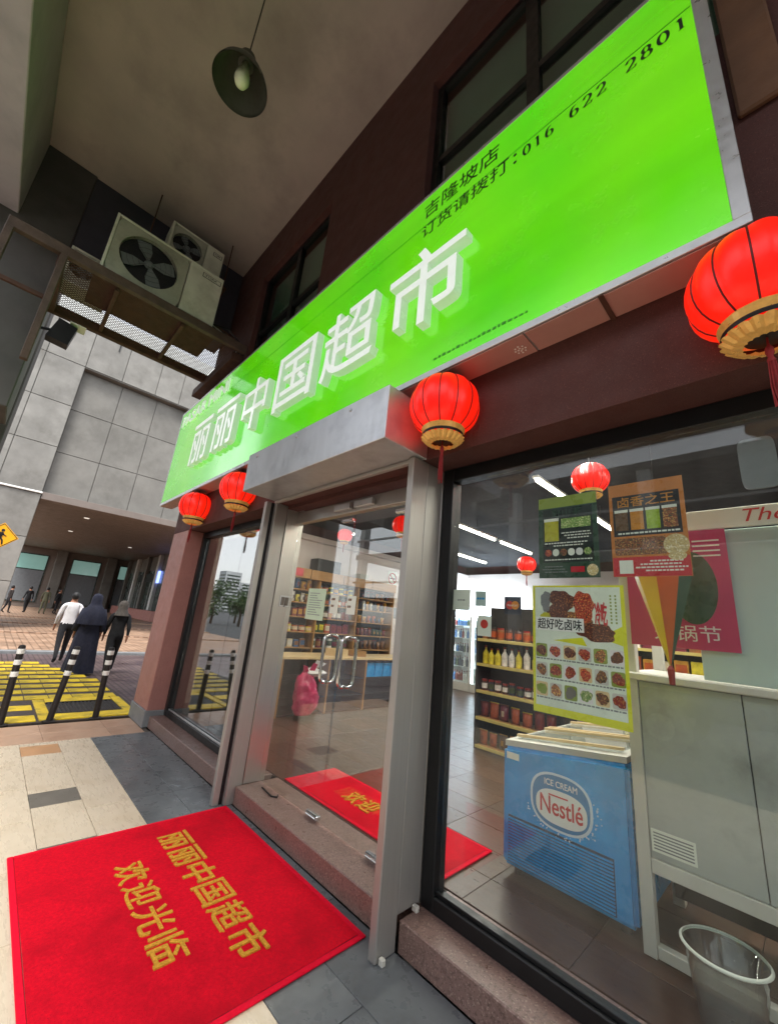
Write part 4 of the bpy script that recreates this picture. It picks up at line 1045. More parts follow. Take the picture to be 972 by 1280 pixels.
# darker band and bright swirl on the end panel
def disc(c, rx, rz, y, n=40, squircle=2.6):
    out = []
    for k in range(n):
        a = 2 * PI * k / n; cc, ss = math.cos(a), math.sin(a)
        out.append((c[0] + rx * math.copysign(abs(cc) ** (2 / squircle), cc), y, c[1] + rz * math.copysign(abs(ss) ** (2 / squircle), ss)))
    return out
def plate(name, pts, mat, parent, th=.0015): return obj(name, prism(N(), pts, (0, -th, 0)), mat, parent)
LC = (-1.205, .645)
lg = plate('logo_rim', disc(LC, .19, .155, FB - .0005), 'logo_rim', fz, .002)
plate('logo_field', disc(LC, .175, .142, FB - .003), 'logo_blue', lg); plate('logo_oval', disc((LC[0] + .004, LC[1] - .028), .155, .092, FB - .005), 'white_print', lg)
lettering('logo_word', 'Nestlé', .255, .095, (LC[0] - .122, FB - .0068, LC[1] - .072), 'logo_red', lg, 'front', extrude=.001, bold=.015)
lettering('logo_word', 'ICE CREAM', .20, .034, (LC[0] - .095, FB - .0048, LC[1] + .080), 'white_print', lg, 'front', extrude=.001, bold=.01)
obj('logo_bar', prism(N(), [(LC[0] - .07, FB - .0068, LC[1] + .028), (LC[0] + .05, FB - .0068, LC[1] + .028), (LC[0] + .05, FB - .0068, LC[1] + .036), (LC[0] - .07, FB - .0068, LC[1] + .036)], (0, -.001, 0)), 'logo_red', lg)
b = N()
for k in range(70):
    a = R(random.uniform(200, 380)); q = random.gauss(1.12, .08); s = random.uniform(.002, .006)
    prism(b, [(LC[0] + .19 * q * math.cos(a) + s * dx, FB - .001, LC[1] + .155 * q * math.sin(a) + s * dz) for dx, dz in ((-1, 0), (0, -1), (1, 0), (0, 1))], (0, -.001, 0))
o_ = obj('sparkle_print', b, 'logo_rim', fz, kind='stuff')
plate('info_label', [(FX0 + .03, FB - .0005, .80), (FX0 + .12, FB - .0005, .80), (FX0 + .12, FB - .0005, .84), (FX0 + .03, FB - .0005, .84)], 'paper_white', fz)
box('grille_recess', FX0 + .045, FX1 - .10, FB - .0012, FB - .0002, .215, .475, 'freezer_dark_blue', fz, bev=0)
for k in range(15): box('grille_slat', FX0 + .05, FX1 - .105, FB - .008, FB - .0015, .222 + k * .0165, .231 + k * .0165, 'freezer_blue', fz, bev=0)

# ------------------------------------------------------------------ steel display cabinet right of the freezer
cb = thing('display_cabinet', 'tall steel display cabinet right of the freezer', 'cabinet', (.1, 3.1, SZ))
CX0, CX1, CB, CD = -.79, .95, 2.765, 3.45
for xx in (CX0, CX1 - .06): box('upright', xx, xx + .06, CB, CB + .06, SZ + .002, 2.36, 'grey_white', cb)
for xx in (CX0, CX1 - .06): box('upright', xx, xx + .06, CD - .06, CD, SZ + .002, 2.36, 'grey_white', cb)
box('bottom_rail', CX0 + .062, CX1 - .062, CB + .002, CB + .05, SZ + .01, .20, 'grey_white', cb); box('lower_rail', CX0 + .062, CX1 - .062, CB + .002, CB + .05, .50, .565, 'grey_white', cb)
box('steel_panel', CX0 + .062, -.28, CB + .012, CB + .03, .567, 1.42, 'milky_steel', cb); box('steel_panel', -.276, CX1 - .062, CB + .012, CB + .03, .567, 1.42, 'milky_steel', cb)
box('work_ledge', CX0 - .02, CX1 + .02, CB - .04, CD, 1.425, 1.465, 'grey_white', cb, bev=.006)
box('reflection_panel', -.42, CX1 - .065, CB + .02, CB + .035, 1.47, 2.27, 'pale_teal', cb)  # pale panel stands in for the bright street reflection in the glass
box('header_board', -.44, CX1, CB - .005, CB + .012, 2.275, 2.385, 'paper_white', cb); 
lettering('header_word', 'The', .17, .07, (-.165, CB - .0055, 2.30), 'script_red', cb, 'front', extrude=.001, shear=.3)
lb = box('vent_label', CX0 + .07, CX0 + .26, CB + .008, CB + .011, .60, .70, 'paper_white', cb, bev=0)
for k in range(6): box('vent_slot', CX0 + .08, CX0 + .25, CB + .0065, CB + .0078, .612 + k * .014, .618 + k * .014, 'grey_stone', lb, bev=0)
box('inner_back', CX0 + .02, CX1 - .02, CD - .10, CD - .08, .2, 1.42, 'dark_shelf', cb)
pp = thing('pink_poster', 'pink printed poster standing on the steel cabinet ledge', 'poster', (-.5, CB - .05, 1.47))
box('sheet', -.74, -.25, CB - .012, CB - .008, 1.62, 2.27, 'pink_print', pp, bev=0)
plate('figure_print', disc((-.42, 1.95), .11, .2, CB - .0125, squircle=2), 'poster_green', pp); 
lettering('print_words', '火锅节', .30, .085, (-.62, CB - .0125, 1.66), 'bag_white', pp, 'front', extrude=.001)
b = N()
for k in range(4): bx(b, -.40, -.28, CB - .014, CB - .0125, 2.12 + k * .028, 2.128 + k * .028)
obj('print_lines', b, 'paper_white', pp)
# clear bucket with lid rim
bk = thing('clear_bucket', 'clear plastic bucket on the floor in front of the cabinet', 'bucket', (-.43, 2.58, SZ))
lathe(b := N(), [(.10, .002), (.105, .004), (.145, .26), (.150, .262), (.141, .258), (.10, .008)], (-.43, 2.58, SZ), 36, cap=False); obj('bucket_wall', b, 'plastic_clear', bk, smooth=True)
lathe(b := N(), [(.146, .255), (.156, .262), (.146, .27)], (-.43, 2.58, SZ), 36, cap=False); obj('bucket_rim', b, 'paper_white', bk, smooth=True)
# cone banner
cn = thing('cone_banner', 'upside-down yellow and orange cone hanging behind the drink poster', 'banner', (-.49, 2.42, 1.5))
for k in range(8):
    b = N(); a0, a1 = 2 * PI * k / 8, 2 * PI * (k + 1) / 8
    vs = [b.verts.new((-.49 + .135 * math.cos(a), 2.42 + .135 * math.sin(a), 2.0)) for a in (a0, a1)] + [b.verts.new((-.49, 2.42, 1.515))]
    b.faces.new(vs); obj('cone_panel', b, ['cone_green', 'cone_orange', 'cone_yellow', 'cone_green', 'cone_yellow', 'cone_yellow', 'cone_orange', 'cone_green'][k], cn)
lathe(b := N(), [(.012, -.07), (.016, 0), (.004, .02)], (-.49, 2.42, 1.515), 10); obj('cone_tassel', b, 'tassel_red', cn); tube(b := N(), [(-.49, 2.42, 2.0), (-.49, 2.42, 3.449)], .002, 6); obj('cone_string', b, 'wire_black', cn)
for k in range(8):
    tube(b := N(), [(-.49 + .135 * math.cos(2 * PI * k / 8), 2.42 + .135 * math.sin(2 * PI * k / 8), 2.0), (-.49, 2.42, 2.06)], .0015, 5); obj('cone_cord', b, 'wire_black', cn)

# ------------------------------------------------------------------ posters on the glass (inside face, print towards the street)
PY = FY + .062
def psheet(t, x0, x1, z0, z1, mat, name='sheet', lay=0): return box(name, x0, x1, PY - .0004 * lay, PY + .0008 - .0004 * lay, z0, z1, mat, t, bev=0)
def bars(t, x0, x1, rows, mat, h, lay=3, name='print_lines'):
    b = N()
    for (z, a, c) in rows:
        x = x0 + (x1 - x0) * a
        while x < x0 + (x1 - x0) * c:
            w_ = random.uniform(.008, .02); bx(b, x, min(x + w_, x1), PY - .0004 * lay, PY - .0004 * lay + .0003, z, z + h); x += w_ + .004
    return obj(name, b, mat, t)
def pl(t, c, rx, rz, mat, lay=3, name='dish_picture', sq=2.2, n=22, rag=0):
    pts = disc(c, rx, rz, PY - .0004 * lay, n, sq)
    if rag:                                      # ragged outline of a heap of food
        a0, a1, a2 = (random.uniform(0, 6) for _ in range(3)); q = []
        for i, p in enumerate(pts):
            a = 2 * PI * i / n; f = 1 + rag * (math.sin(2 * a + a0) * .5 + math.sin(3 * a + a1) * .4 + math.sin(7 * a + a2) * .3)
            q.append((c[0] + (p[0] - c[0]) * f, p[1], c[1] + (p[2] - c[1]) * f))
        pts = q
    return obj(name, prism(N(), pts, (0, .0003, 0)), mat, t)
# green tea poster
p1 = thing('poster', 'dark green drink poster with a single yellow cup', 'poster', (-.86, PY, 1.92))
psheet(p1, -1.02, -.70, 1.925, 2.39, 'poster_green'); psheet(p1, -1.018, -.702, 2.325, 2.388, 'poster_lime', 'top_strip', 2); psheet(p1, -.995, -.725, 2.01, 2.318, 'poster_dark', 'inner_panel', 2)
cup = psheet(p1, -.985, -.905, 2.13, 2.255, 'drink_yellow', 'cup_picture', 4); psheet(p1, -.987, -.903, 2.245, 2.262, 'paper_white', 'cup_lid', 5)
psheet(p1, -.89, -.735, 2.20, 2.255, 'food_green', 'photo_print', 4); lettering('title_print', '野山茶', .16, .045, (-.94, PY - .0016, 2.268), 'poster_green', p1, 'front', extrude=.0003, bold=.01)
bars(p1, -.89, -.735, [(2.17, .0, .9), (2.155, .1, 1), (2.14, .2, .9)], 'paper_white', .006); bars(p1, -.985, -.735, [(2.115, 0, .9), (2.10, .2, .8), (2.022, 0, 1)], 'paper_white', .006)
for k in range(6): pl(p1, (-.965 + k * .042, 2.065), .018, .02, ['food_red', 'paper_white', 'food_mix', 'paper_white', 'white_paint', 'food_green'][k], 4)
psheet(p1, -.845, -.775, 1.955, 1.985, 'poster_red', 'red_tab', 2); pl(p1, (-.735, 1.965), .028, .03, 'food_tan', 5, 'gold_badge', 2); bars(p1, -1.0, -.86, [(1.985, .1, .8), (1.97, 0, .9), (1.955, .1, .9)], 'grey_stone', .005)
# orange drink poster
p2 = thing('poster', 'orange and red drink poster with four cups', 'poster', (-.48, PY, 1.92))
psheet(p2, -.64, -.322, 1.925, 2.40, 'poster_orange'); psheet(p2, -.638, -.324, 1.927, 2.02, 'poster_red', 'red_strip', 2); psheet(p2, -.625, -.34, 2.125, 2.335, 'black_print', 'inner_panel', 2)
lettering('title_print', '卤香之王', .24, .052, (-.60, PY - .0016, 2.275), 'drink_amber', p2, 'front', extrude=.0003, bold=.01)
for k, m_ in enumerate(['drink_brown', 'drink_amber', 'drink_lime', 'food_mix']):
    c_ = psheet(p2, -.615 + k * .068, -.559 + k * .068, 2.155, 2.255, m_, 'cup_picture', 4); psheet(p2, -.617 + k * .068, -.557 + k * .068, 2.248, 2.262, 'paper_white', 'cup_lid', 5)
bars(p2, -.62, -.345, [(2.135, .05, .95)], 'paper_white', .008); psheet(p2, -.625, -.41, 2.03, 2.115, 'food_mix', 'photo_print', 2); pl(p2, (-.37, 2.07), .05, .05, 'food_tan', 5, 'gold_badge', 2); pl(p2, (-.37, 2.018), .035, .02, 'food_tan', 4, 'badge_ribbon', 2)
psheet(p2, -.61, -.55, 1.94, 2.005, 'paper_white', 'blank_square', 4); bars(p2, -.54, -.335, [(1.995, .3, .9), (1.98, .1, .9), (1.965, 0, 1), (1.95, .2, .9)], 'paper_white', .007)
# big menu poster
p3 = thing('poster', 'white menu poster with yellow border and rows of dishes', 'poster', (-.83, PY, 1.24))
psheet(p3, -1.06, -.60, 1.24, 1.885, 'poster_yellow'); psheet(p3, -1.045, -.617, 1.275, 1.875, 'poster_white', 'white_field', 2); 
obj('yellow_flash', prism(N(), [(-.72, PY - .0012, 1.63), (-.617, PY - .0012, 1.60), (-.617, PY - .0012, 1.69)], (0, .0003, 0)), 'poster_yellow', p3); obj('yellow_flash', prism(N(), [(-.95, PY - .0012, 1.60), (-.78, PY - .0012, 1.585), (-.80, PY - .0012, 1.625)], (0, .0003, 0)), 'poster_yellow', p3)
for c_, rx, rz, m_ in [((-.90, 1.80), .07, .055, 'food_brown'), ((-.79, 1.775), .055, .075, 'food_red'), ((-.93, 1.735), .055, .045, 'food_brown'), ((-.84, 1.70), .08, .05, 'food_mix'), ((-.74, 1.655), .10, .042, 'food_brown'), ((-.985, 1.715), .03, .025, 'drink_yellow'), ((-.985, 1.80), .03, .05, 'grey_stone')]: pl(p3, c_, rx, rz, m_, 3 + int(rx * 100) % 4, 'dish_picture', 2, 36, .22)
obj('title_ground', prism(N(), [(-1.04, PY - .0029, 1.648), (-.79, PY - .0029, 1.648), (-.79, PY - .0029, 1.716), (-1.04, PY - .0029, 1.716)], (0, .0003, 0)), 'white_print', p3); lettering('menu_title', '超好吃卤味', .23, .055, (-1.03, PY - .0034, 1.655), 'black_print', p3, 'front', extrude=.0003, bold=.015); lettering('menu_title', '冷吃', .055, .11, (-.735, PY - .003, 1.69), 'logo_red', p3, 'front', extrude=.0003, bold=.015)
b = N()
for q in range(2):
    for k in range(9): bx(b, -.665 + q * .022, -.657 + q * .022, PY - .0014, PY - .0011, 1.70 + k * .016, 1.709 + k * .016)
obj('print_lines', b, 'poster_lime', p3)
fm = ['food_brown', 'food_red', 'food_brown', 'food_red', 'food_mix', 'food_brown', 'food_mix', 'food_red', 'food_red', 'food_red', 'food_mix', 'food_red', 'poster_lime', 'food_mix', 'accent_tile', 'food_green', 'food_mix', 'food_red']
for r_ in range(3):
    for k in range(6):
        pl(p3, (-1.012 + k * .073, 1.545 - r_ * .095), .031, .034, ['poster_lime', 'bag_white', 'wood_top', 'grey_white'][(k * 5 + r_ * 3) % 4], 3, 'picture_ground', 8); pl(p3, (-1.012 + k * .073, 1.545 - r_ * .095), .026, .027, fm[r_ * 6 + k], 5, 'dish_picture', 2, 26, .2)
    bars(p3, -1.04, -.62, [(1.500 - r_ * .095, .0, 1.0)], 'grey_stone', .007)
# small cards on the same glass
c1 = thing('glass_card', 'white card stuck in the corner of the poster window', 'card', (-1.54, PY, 1.73)); psheet(c1, -1.605, -1.475, 1.73, 1.86, 'paper_white'); bars(c1, -1.59, -1.49, [(1.79, .2, .8)], 'grey_stone', .008)
c2 = thing('glass_card', 'pale blue card above the other small cards', 'card', (-1.39, PY, 1.78)); psheet(c2, -1.435, -1.36, 1.76, 1.85, 'pale_teal'); bars(c2, -1.43, -1.37, [(1.80, .1, .9)], 'freezer_blue', .012)
c3 = thing('glass_card', 'white card with a red round mark', 'card', (-1.37, PY, 1.60)); psheet(c3, -1.415, -1.32, 1.585, 1.705, 'paper_white'); pl(c3, (-1.368, 1.655), .026, .026, 'disc_red', 3, 'round_mark', 2)
c4 = thing('payment_sticker', 'dark blue sticker with two overlapping discs', 'sticker', (-1.18, PY, 1.72)); psheet(c4, -1.235, -1.13, 1.72, 1.82, 'sticker_navy'); pl(c4, (-1.20, 1.772), .024, .024, 'disc_red', 3, 'round_mark', 2); pl(c4, (-1.166, 1.772), .024, .024, 'disc_orange', 4, 'round_mark', 2); lettering('card_word', 'MasterCard', .06, .012, (-1.213, PY - .0022, 1.766), 'paper_white', c4, 'front', extrude=.0002)
dv = thing('door_device', 'grey rounded plate stuck high on the poster window', 'plate', (-.06, PY, 2.28)); obj('plate_body', prism(N(), disc((-.055, 2.40), .06, .115, PY, 40, 6), (0, .012, 0)), 'grey_stone', dv)

# ================================================================== ACROSS THE STREET
fb = thing('concrete_building', 'grey concrete panel building with a sunken panel over an open passage', 'building', (-25, 3, 0))
BX = -22.36
# structural masses behind the cladding panels
bx(b := N(), BX - 3.0, BX - .05, -3.9, .5, 0, 14.35); obj('pier_core', b, 'concrete_recess', fb)
bx(b := N(), BX - 3.0, BX - .45, .502, 24, 5.70, 14.35); obj('upper_core', b, 'concrete_recess', fb)
bx(b := N(), BX - .448, BX - .05, .502, 24, 11.98, 14.35); obj('lintel_core', b, 'concrete_recess', fb)
def panel(x, y0, y1, z0, z1, mat): 
    box('cladding_panel', x - .045, x, y0 + .012, y1 - .012, z0 + .012, z1 - .012, mat, fb, bev=.008)
pz = [.03, 1.9, 3.75, 5.65, 7.85, 9.9, 12.02, 14.25]
for a, c in zip(pz, pz[1:]):
    panel(BX, -.95, .5, a, c, 'concrete_panel'); panel(BX, -1.42, -.95, a, c, 'concrete_panel'); panel(BX, -3.9, -1.42, a, c, 'concrete_panel')
yy = [.5, 2.0, 3.5, 4.65, 6.2, 8, 10, 12, 14, 16, 18, 20, 22, 24]
for a, c in zip(yy, yy[1:]): panel(BX, a, c, 12.02, 14.25, 'concrete_panel')
ry = [.5, 2.15, 3.75, 5.3, 7, 8.8, 10.6, 12.4, 14.2, 16, 18, 20, 22, 24]; rz = [5.78, 7.75, 9.9, 11.97]
for a, c in zip(rz, rz[1:]):
    for p, q in zip(ry, ry[1:]): panel(BX - .40, p, q, a, c, 'concrete_recess')
box('parapet', BX - 3, BX + .03, -3.9, 24, 14.27, 15.1, 'light_band', fb, bev=.02)
box('soffit_edge', BX - .6, BX - .02, .52, 24, 5.45, 5.76, 'soffit_brown', fb, bev=.01)
box('guard_rail', BX + .04, BX + .08, .4, 24, 14.05, 14.11, 'black_metal', fb, bev=0); box('rail_stay', BX + .01, BX + .05, 1.5, 1.55, 13.5, 14.3, 'black_metal', fb, bev=0)
# soffit slats over the passage
sf = box('passage_soffit', -52, BX - .62, .52, 24, 5.62, 5.72, 'soffit_brown', fb, bev=0)
k = 0
while BX - .75 - k * .30 > -40: 
    x = BX - .75 - k * .30
    box('soffit_slat', x - .26, x, .53, 24, 5.585, 5.619, 'soffit_brown', sf, bev=.004); k += 1
for (x, y) in [(-26.1, 2.65), (-32.9, 2.72), (-36.5, 6.9)]:
    lathe(b := N(), [(.11, -.02), (.13, 0), (.10, .01)], (x, y, 5.58), 20); t = obj('down_light', b, emis('downlight_lit', (1, .95, .85), .22) if 'downlight_lit' not in MATS else 'downlight_lit', fb)
# back of the passage
bk_ = thing('passage_back_wall', 'dark wall with tall teal-topped windows behind the plaza', 'wall', (-50, 4, .18))
bx(b := N(), -50.4, -50, -6, 40, .18, 5.6); obj('wall_mass', b, 'soffit_brown', bk_)
for (y0, y1) in [(-3.6, -1.2), (.9, 3.2), (5.0, 7.4), (9.0, 11), (12.5, 14.5)]:
    w_ = box('window', -49.99, -49.93, y0, y1, .6, 5.0, 'window_dark', bk_, bev=0); box('pane', -49.925, -49.90, y0 + .1, y1 - .1, 3.6, 4.9, 'window_teal', w_, bev=0); box('pane', -49.925, -49.90, y0 + .1, y1 - .1, .7, 3.5, 'fan_grey', w_, bev=0)
for y in (4.1, 8.2): box('wall_pier', -50, -49.4, y - .4, y + .4, .18, 5.6, 'concrete_recess', bk_, bev=.02)
ss = thing('corner_shop', 'dark glazed shopfront with blue lit sign under the passage', 'shop', (-42, 9.6, .18))
bx(b := N(), -49.5, -34, 9.9, 10.6, .18, 5.58); obj('front_mass', b, 'concrete_recess', ss)
for k in range(4): 
    x0 = -48.8 + k * 3.6; g_ = box('shop_glazing', x0, x0 + 2.9, 9.84, 9.90, .9, 4.3, 'window_dark', ss, bev=0); box('glazing_bar', x0 + 1.4, x0 + 1.5, 9.80, 9.835, .9, 4.3, 'aluminium', g_, bev=0)
for k in range(5): box('shop_pier', -49.4 + k * 3.6, -48.85 + k * 3.6, 9.6, 9.895, .18, 5.58, 'light_band' if k % 2 else 'concrete_recess', ss, bev=.02)
box('blue_sign', -38.6, -37.6, 9.70, 9.80, 3.2, 4.2, 'blue_screen', ss, bev=.01); box('sign_fascia', -44, -38.7, 9.70, 9.80, 3.3, 4.0, 'black_print', ss, bev=.01); box('planter_wall', -48.8, -34.6, 9.0, 9.55, .18, .95, 'pilaster_stone', ss, bev=.02)
box('conduit_tube', BX + .01, BX + .07, -3.8, .53, 5.66, 5.74, 'white_paint', None, bev=.02); tag(bpy.data.objects['conduit_tube'], 'white tube fixed across the concrete pier', 'pipe')

# yellow diamond pedestrian sign
ws_ = thing('warning_sign', 'yellow diamond pedestrian warning sign on a pole', 'road sign', (-17.2, -.2, 0))
cz = 3.15; cyy = -.21; hd = .43
prism(b := N(), [(-17.2, cyy - hd, cz), (-17.2, cyy, cz - hd), (-17.2, cyy + hd, cz), (-17.2, cyy, cz + hd)], (.02, 0, 0)); obj('sign_plate', b, 'sign_yellow', ws_)
b = N(); q = hd - .035
for (p, r_) in [((-1, 0), (0, -1)), ((0, -1), (1, 0)), ((1, 0), (0, 1)), ((0, 1), (-1, 0))]:
    tube(b, [(-17.178, cyy + p[0] * q, cz + p[1] * q), (-17.178, cyy + r_[0] * q, cz + r_[1] * q)], .009, 4)
obj('border_line', b, 'black_print', ws_)
b = N()
def strip_ps(pts, r): tube(b, [(-17.177, cyy + y, cz + z) for y, z in pts], r, 6)
lathe(b, [(.045, 0), (.045, .004)], (-17.179, cyy + .02, cz + .19), 16, axis='x'); strip_ps([(.01, .13), (0, -.02)], [.05, .04]); strip_ps([(0, -.02), (.07, -.12), (.09, -.24)], [.028, .024, .02]); strip_ps([(0, -.02), (-.05, -.12), (-.12, -.22)], [.028, .024, .02]); strip_ps([(.01, .11), (.09, .04), (.13, .02)], [.02, .017, .015]); strip_ps([(.01, .11), (-.06, .04), (-.09, -.03)], [.02, .017, .015])
obj('pedestrian_symbol', b, 'black_print', ws_)
tube(b := N(), [(-17.225, cyy, -.1), (-17.225, cyy, cz + .3)], .03, 12); obj('pole', b, 'aluminium', ws_)

# ------------------------------------------------------------------ people
def skin_mesh(verts, edges, radii, sub=2):
    me = bpy.data.meshes.new('body'); me.from_pydata(verts, edges, [])
    o = bpy.data.objects.new('body_tmp', me); COL.objects.link(o)
    md_ = o.modifiers.new('s', 'SKIN'); md_.use_smooth_shade = True
    sv = me.skin_vertices[0].data
    for i, r in enumerate(radii): sv[i].radius = r if isinstance(r, tuple) else (r, r)
    sv[0].use_root = True
    sb = o.modifiers.new('d', 'SUBSURF'); sb.levels = sub; sb.render_levels = sub
    dg = bpy.context.evaluated_depsgraph_get(); dg.update()
    out = bpy.data.meshes.new_from_object(o.evaluated_get(dg)); bpy.data.objects.remove(o); bpy.data.meshes.remove(me)
    return out
def person(label, loc, height, heading, cloth, step=.20, robe=None, scarf=None, hair='hair_black', sleeves=True, fat=1.0, group=None, sub=2):
    """faces local +Y; cloth = (top material, trouser material, shoe material)"""
    t = thing('person', label, 'person', loc, group); k = height / 1.74
    V, E, Rr = [], [], []
    def add(p, r, par=None):
        V.append((p[0] * k, p[1] * k, p[2] * k)); Rr.append(tuple(v * k for v in (r if isinstance(r, tuple) else (r, r)))); 
        if par is not None: E.append((par, len(V) - 1))
        return len(V) - 1
    f_ = fat
    pv = add((0, 0, .95), (.150 * f_, .115 * f_)); wa = add((0, .0, 1.10), (.135 * f_, .10 * f_), pv); cs = add((0, .0, 1.30), (.165 * f_, .11 * f_), wa); nb = add((0, -.01, 1.44), (.09, .075), cs)
    nk = add((0, 0, 1.50), .055, nb); hb = add((0, .015, 1.575), (.070, .085), nk); hm = add((0, .02, 1.65), (.078, .098), hb); add((0, .015, 1.71), (.055, .07), hm)
    nose = None
    for s in (-1, 1):
        st = step * s
        hp = add((.085 * s, 0, .88), .095 * f_, pv); kn = add((.09 * s, st * .62 + .03, .50), .062 * f_, hp); an = add((.09 * s, st - (.06 if s < 0 else 0), .09 + (.05 if s < 0 else 0)), .042, kn); add((.095 * s, st + .15 - (.06 if s < 0 else 0), .035 + (.015 if s < 0 else 0)), .038, an)
        sh_ = add((.17 * s, 0, 1.40), .062 * f_, nb); el = add((.225 * s, -.03 - st * .25, 1.14), .046 * f_, sh_); wr = add((.235 * s, .03 - st * .55, .92), .032, el); pm = add((.235 * s, .045 - st * .6, .855), (.038, .020), wr)
        for q, (dx, ln) in enumerate([(-.024, .065), (-.008, .078), (.008, .075), (.024, .058)]):
            f1 = add((.235 * s + dx * .5, .052 - st * .6 + dx, .80), .0095, pm); add((.235 * s + dx * .5, .062 - st * .6 + dx, .80 - ln * .6), .008, f1)
        th = add((.225 * s, .075 - st * .6, .84), .011, pm); add((.22 * s, .088 - st * .6, .80), .009, th)
    me = skin_mesh(V, E, Rr, sub)
    for m in ('skin',) + cloth: me.materials.append(MATS[m])
    for p in me.polygons:
        c = p.center / k
        if c.z < .10: p.material_index = 3
        elif c.z < .97 and abs(c.x) < .20: p.material_index = 2
        elif c.z < 1.475 and (abs(c.x) < .20 or c.z > (.93 if sleeves else 1.2)): p.material_index = 1
        else: p.material_index = 0
        p.use_smooth = True
    o = bpy.data.objects.new('body', me); COL.objects.link(o); o.parent = t; ORG[o.name] = ORG[t.name]
    L0 = Vector(loc)
    if hair:
        b = N(); bmesh.ops.create_uvsphere(b, u_segments=16, v_segments=10, radius=1)
        for v in b.verts:
            x, y, z = v.co
            v.co = Vector((x * .088 * k, (y * .108 - .006) * k, (1.650 + z * .105) * k)) + L0
        bmesh.ops.delete(b, geom=[v for v in b.verts if (v.co.z - L0.z) / k < 1.565 or ((v.co.y - L0.y) / k > .055 and (v.co.z - L0.z) / k < 1.70)], context='VERTS'); obj('hair', b, hair, t, smooth=True)
    if robe:
        prof = [(.30, .04), (.285, .25), (.255, .55), (.235, .85), (.205, 1.05), (.215, 1.25), (.19, 1.38), (.10, 1.47)]
        b = N(); n = 48; rings = []
        for (r, z) in prof:
            fold = .07 * max(0, 1 - z / 1.1)
            rings.append([b.verts.new(L0 + Vector((r * k * math.cos(a) * (1 + fold * math.sin(9 * a + z)), r * .78 * k * math.sin(a) * (1 + fold * math.sin(9 * a + z)), z * k))) for a in [2 * PI * i / n for i in range(n)]])
        for p, q in zip(rings, rings[1:]):
            for i in range(n): b.faces.new((p[i], p[(i + 1) % n], q[(i + 1) % n], q[i]))
        obj('robe', b, robe, t, smooth=True)
        for s in (-1, 1):
            st = step * s
            tube(b := N(), [L0 + Vector(v) * k for v in [(.15 * s, 0, 1.41), (.215 * s, -.03 - st * .25, 1.15), (.24 * s, .0 - st * .5, .93)]], [.085 * k, .085 * k, .075 * k], 14); obj('sleeve', b, robe, t, smooth=True)
    if scarf:
        b = N(); n = 36; rings = []
        for (r, z, oy) in [(.02, 1.775, 0), (.075, 1.75, 0), (.105, 1.69, 0), (.112, 1.62, -.005), (.11, 1.55, -.01), (.14, 1.48, -.02), (.215 if robe else .17, 1.40, -.02)] + ([(.25, 1.25, -.03), (.262, 1.08, -.03)] if robe else []):
            fo = .05 if z < 1.45 else 0
            rings.append([b.verts.new(L0 + Vector((r * k * math.cos(a) * (1 + fo * math.sin(8 * a)), (oy + r * .95 * math.sin(a) * (1 + fo * math.sin(8 * a))) * k, z * k))) for a in [2 * PI * i / n for i in range(n)]])
        for p, q in zip(rings, rings[1:]):
            for i in range(n): b.faces.new((p[i], p[(i + 1) % n], q[(i + 1) % n], q[i]))
        obj('headscarf', b, scarf, t, smooth=True)
    t.rotation_euler.z = heading
    return t
HW = R(90)    # facing -X
person('man in a white shirt and black trousers walking away', (-13.1, 1.60, -.05), 1.72, HW, ('shirt_white', 'trousers', 'shoe'), step=.22, fat=1.06)
person('person in a long navy robe and navy headscarf walking away', (-11.25, 1.78, -.05), 1.70, HW + .06, ('robe_navy', 'robe_navy', 'shoe'), step=.12, robe='robe_navy', scarf='robe_navy', hair=None)
person('person in black coat and trousers with a pale headscarf walking away', (-11.2, 2.31, -.05), 1.60, HW - .05, ('robe_black', 'robe_black', 'sneaker'), step=.2, scarf='scarf_grey', hair=None, fat=1.12)
for (x, y, h, c, lb, a) in [(-34, .95, 1.65, ('coat_dark', 'trousers', 'shoe'), 'far person in a dark coat beside the concrete pier', .4), (-36, 1.9, 1.72, ('trousers', 'trousers', 'shoe'), 'far person in black standing on the plaza', 2.0), (-35.4, 2.75, 1.75, ('coat_olive', 'coat_olive', 'shoe'), 'far person in an olive coat on the plaza', 1.2), (-36.4, 3.5, 1.7, ('robe_black', 'trousers', 'shoe'), 'far person in black at the end of the group', -.6)]:
    person(lb, (x, y, .18), h, a, c, step=.1, sub=1)

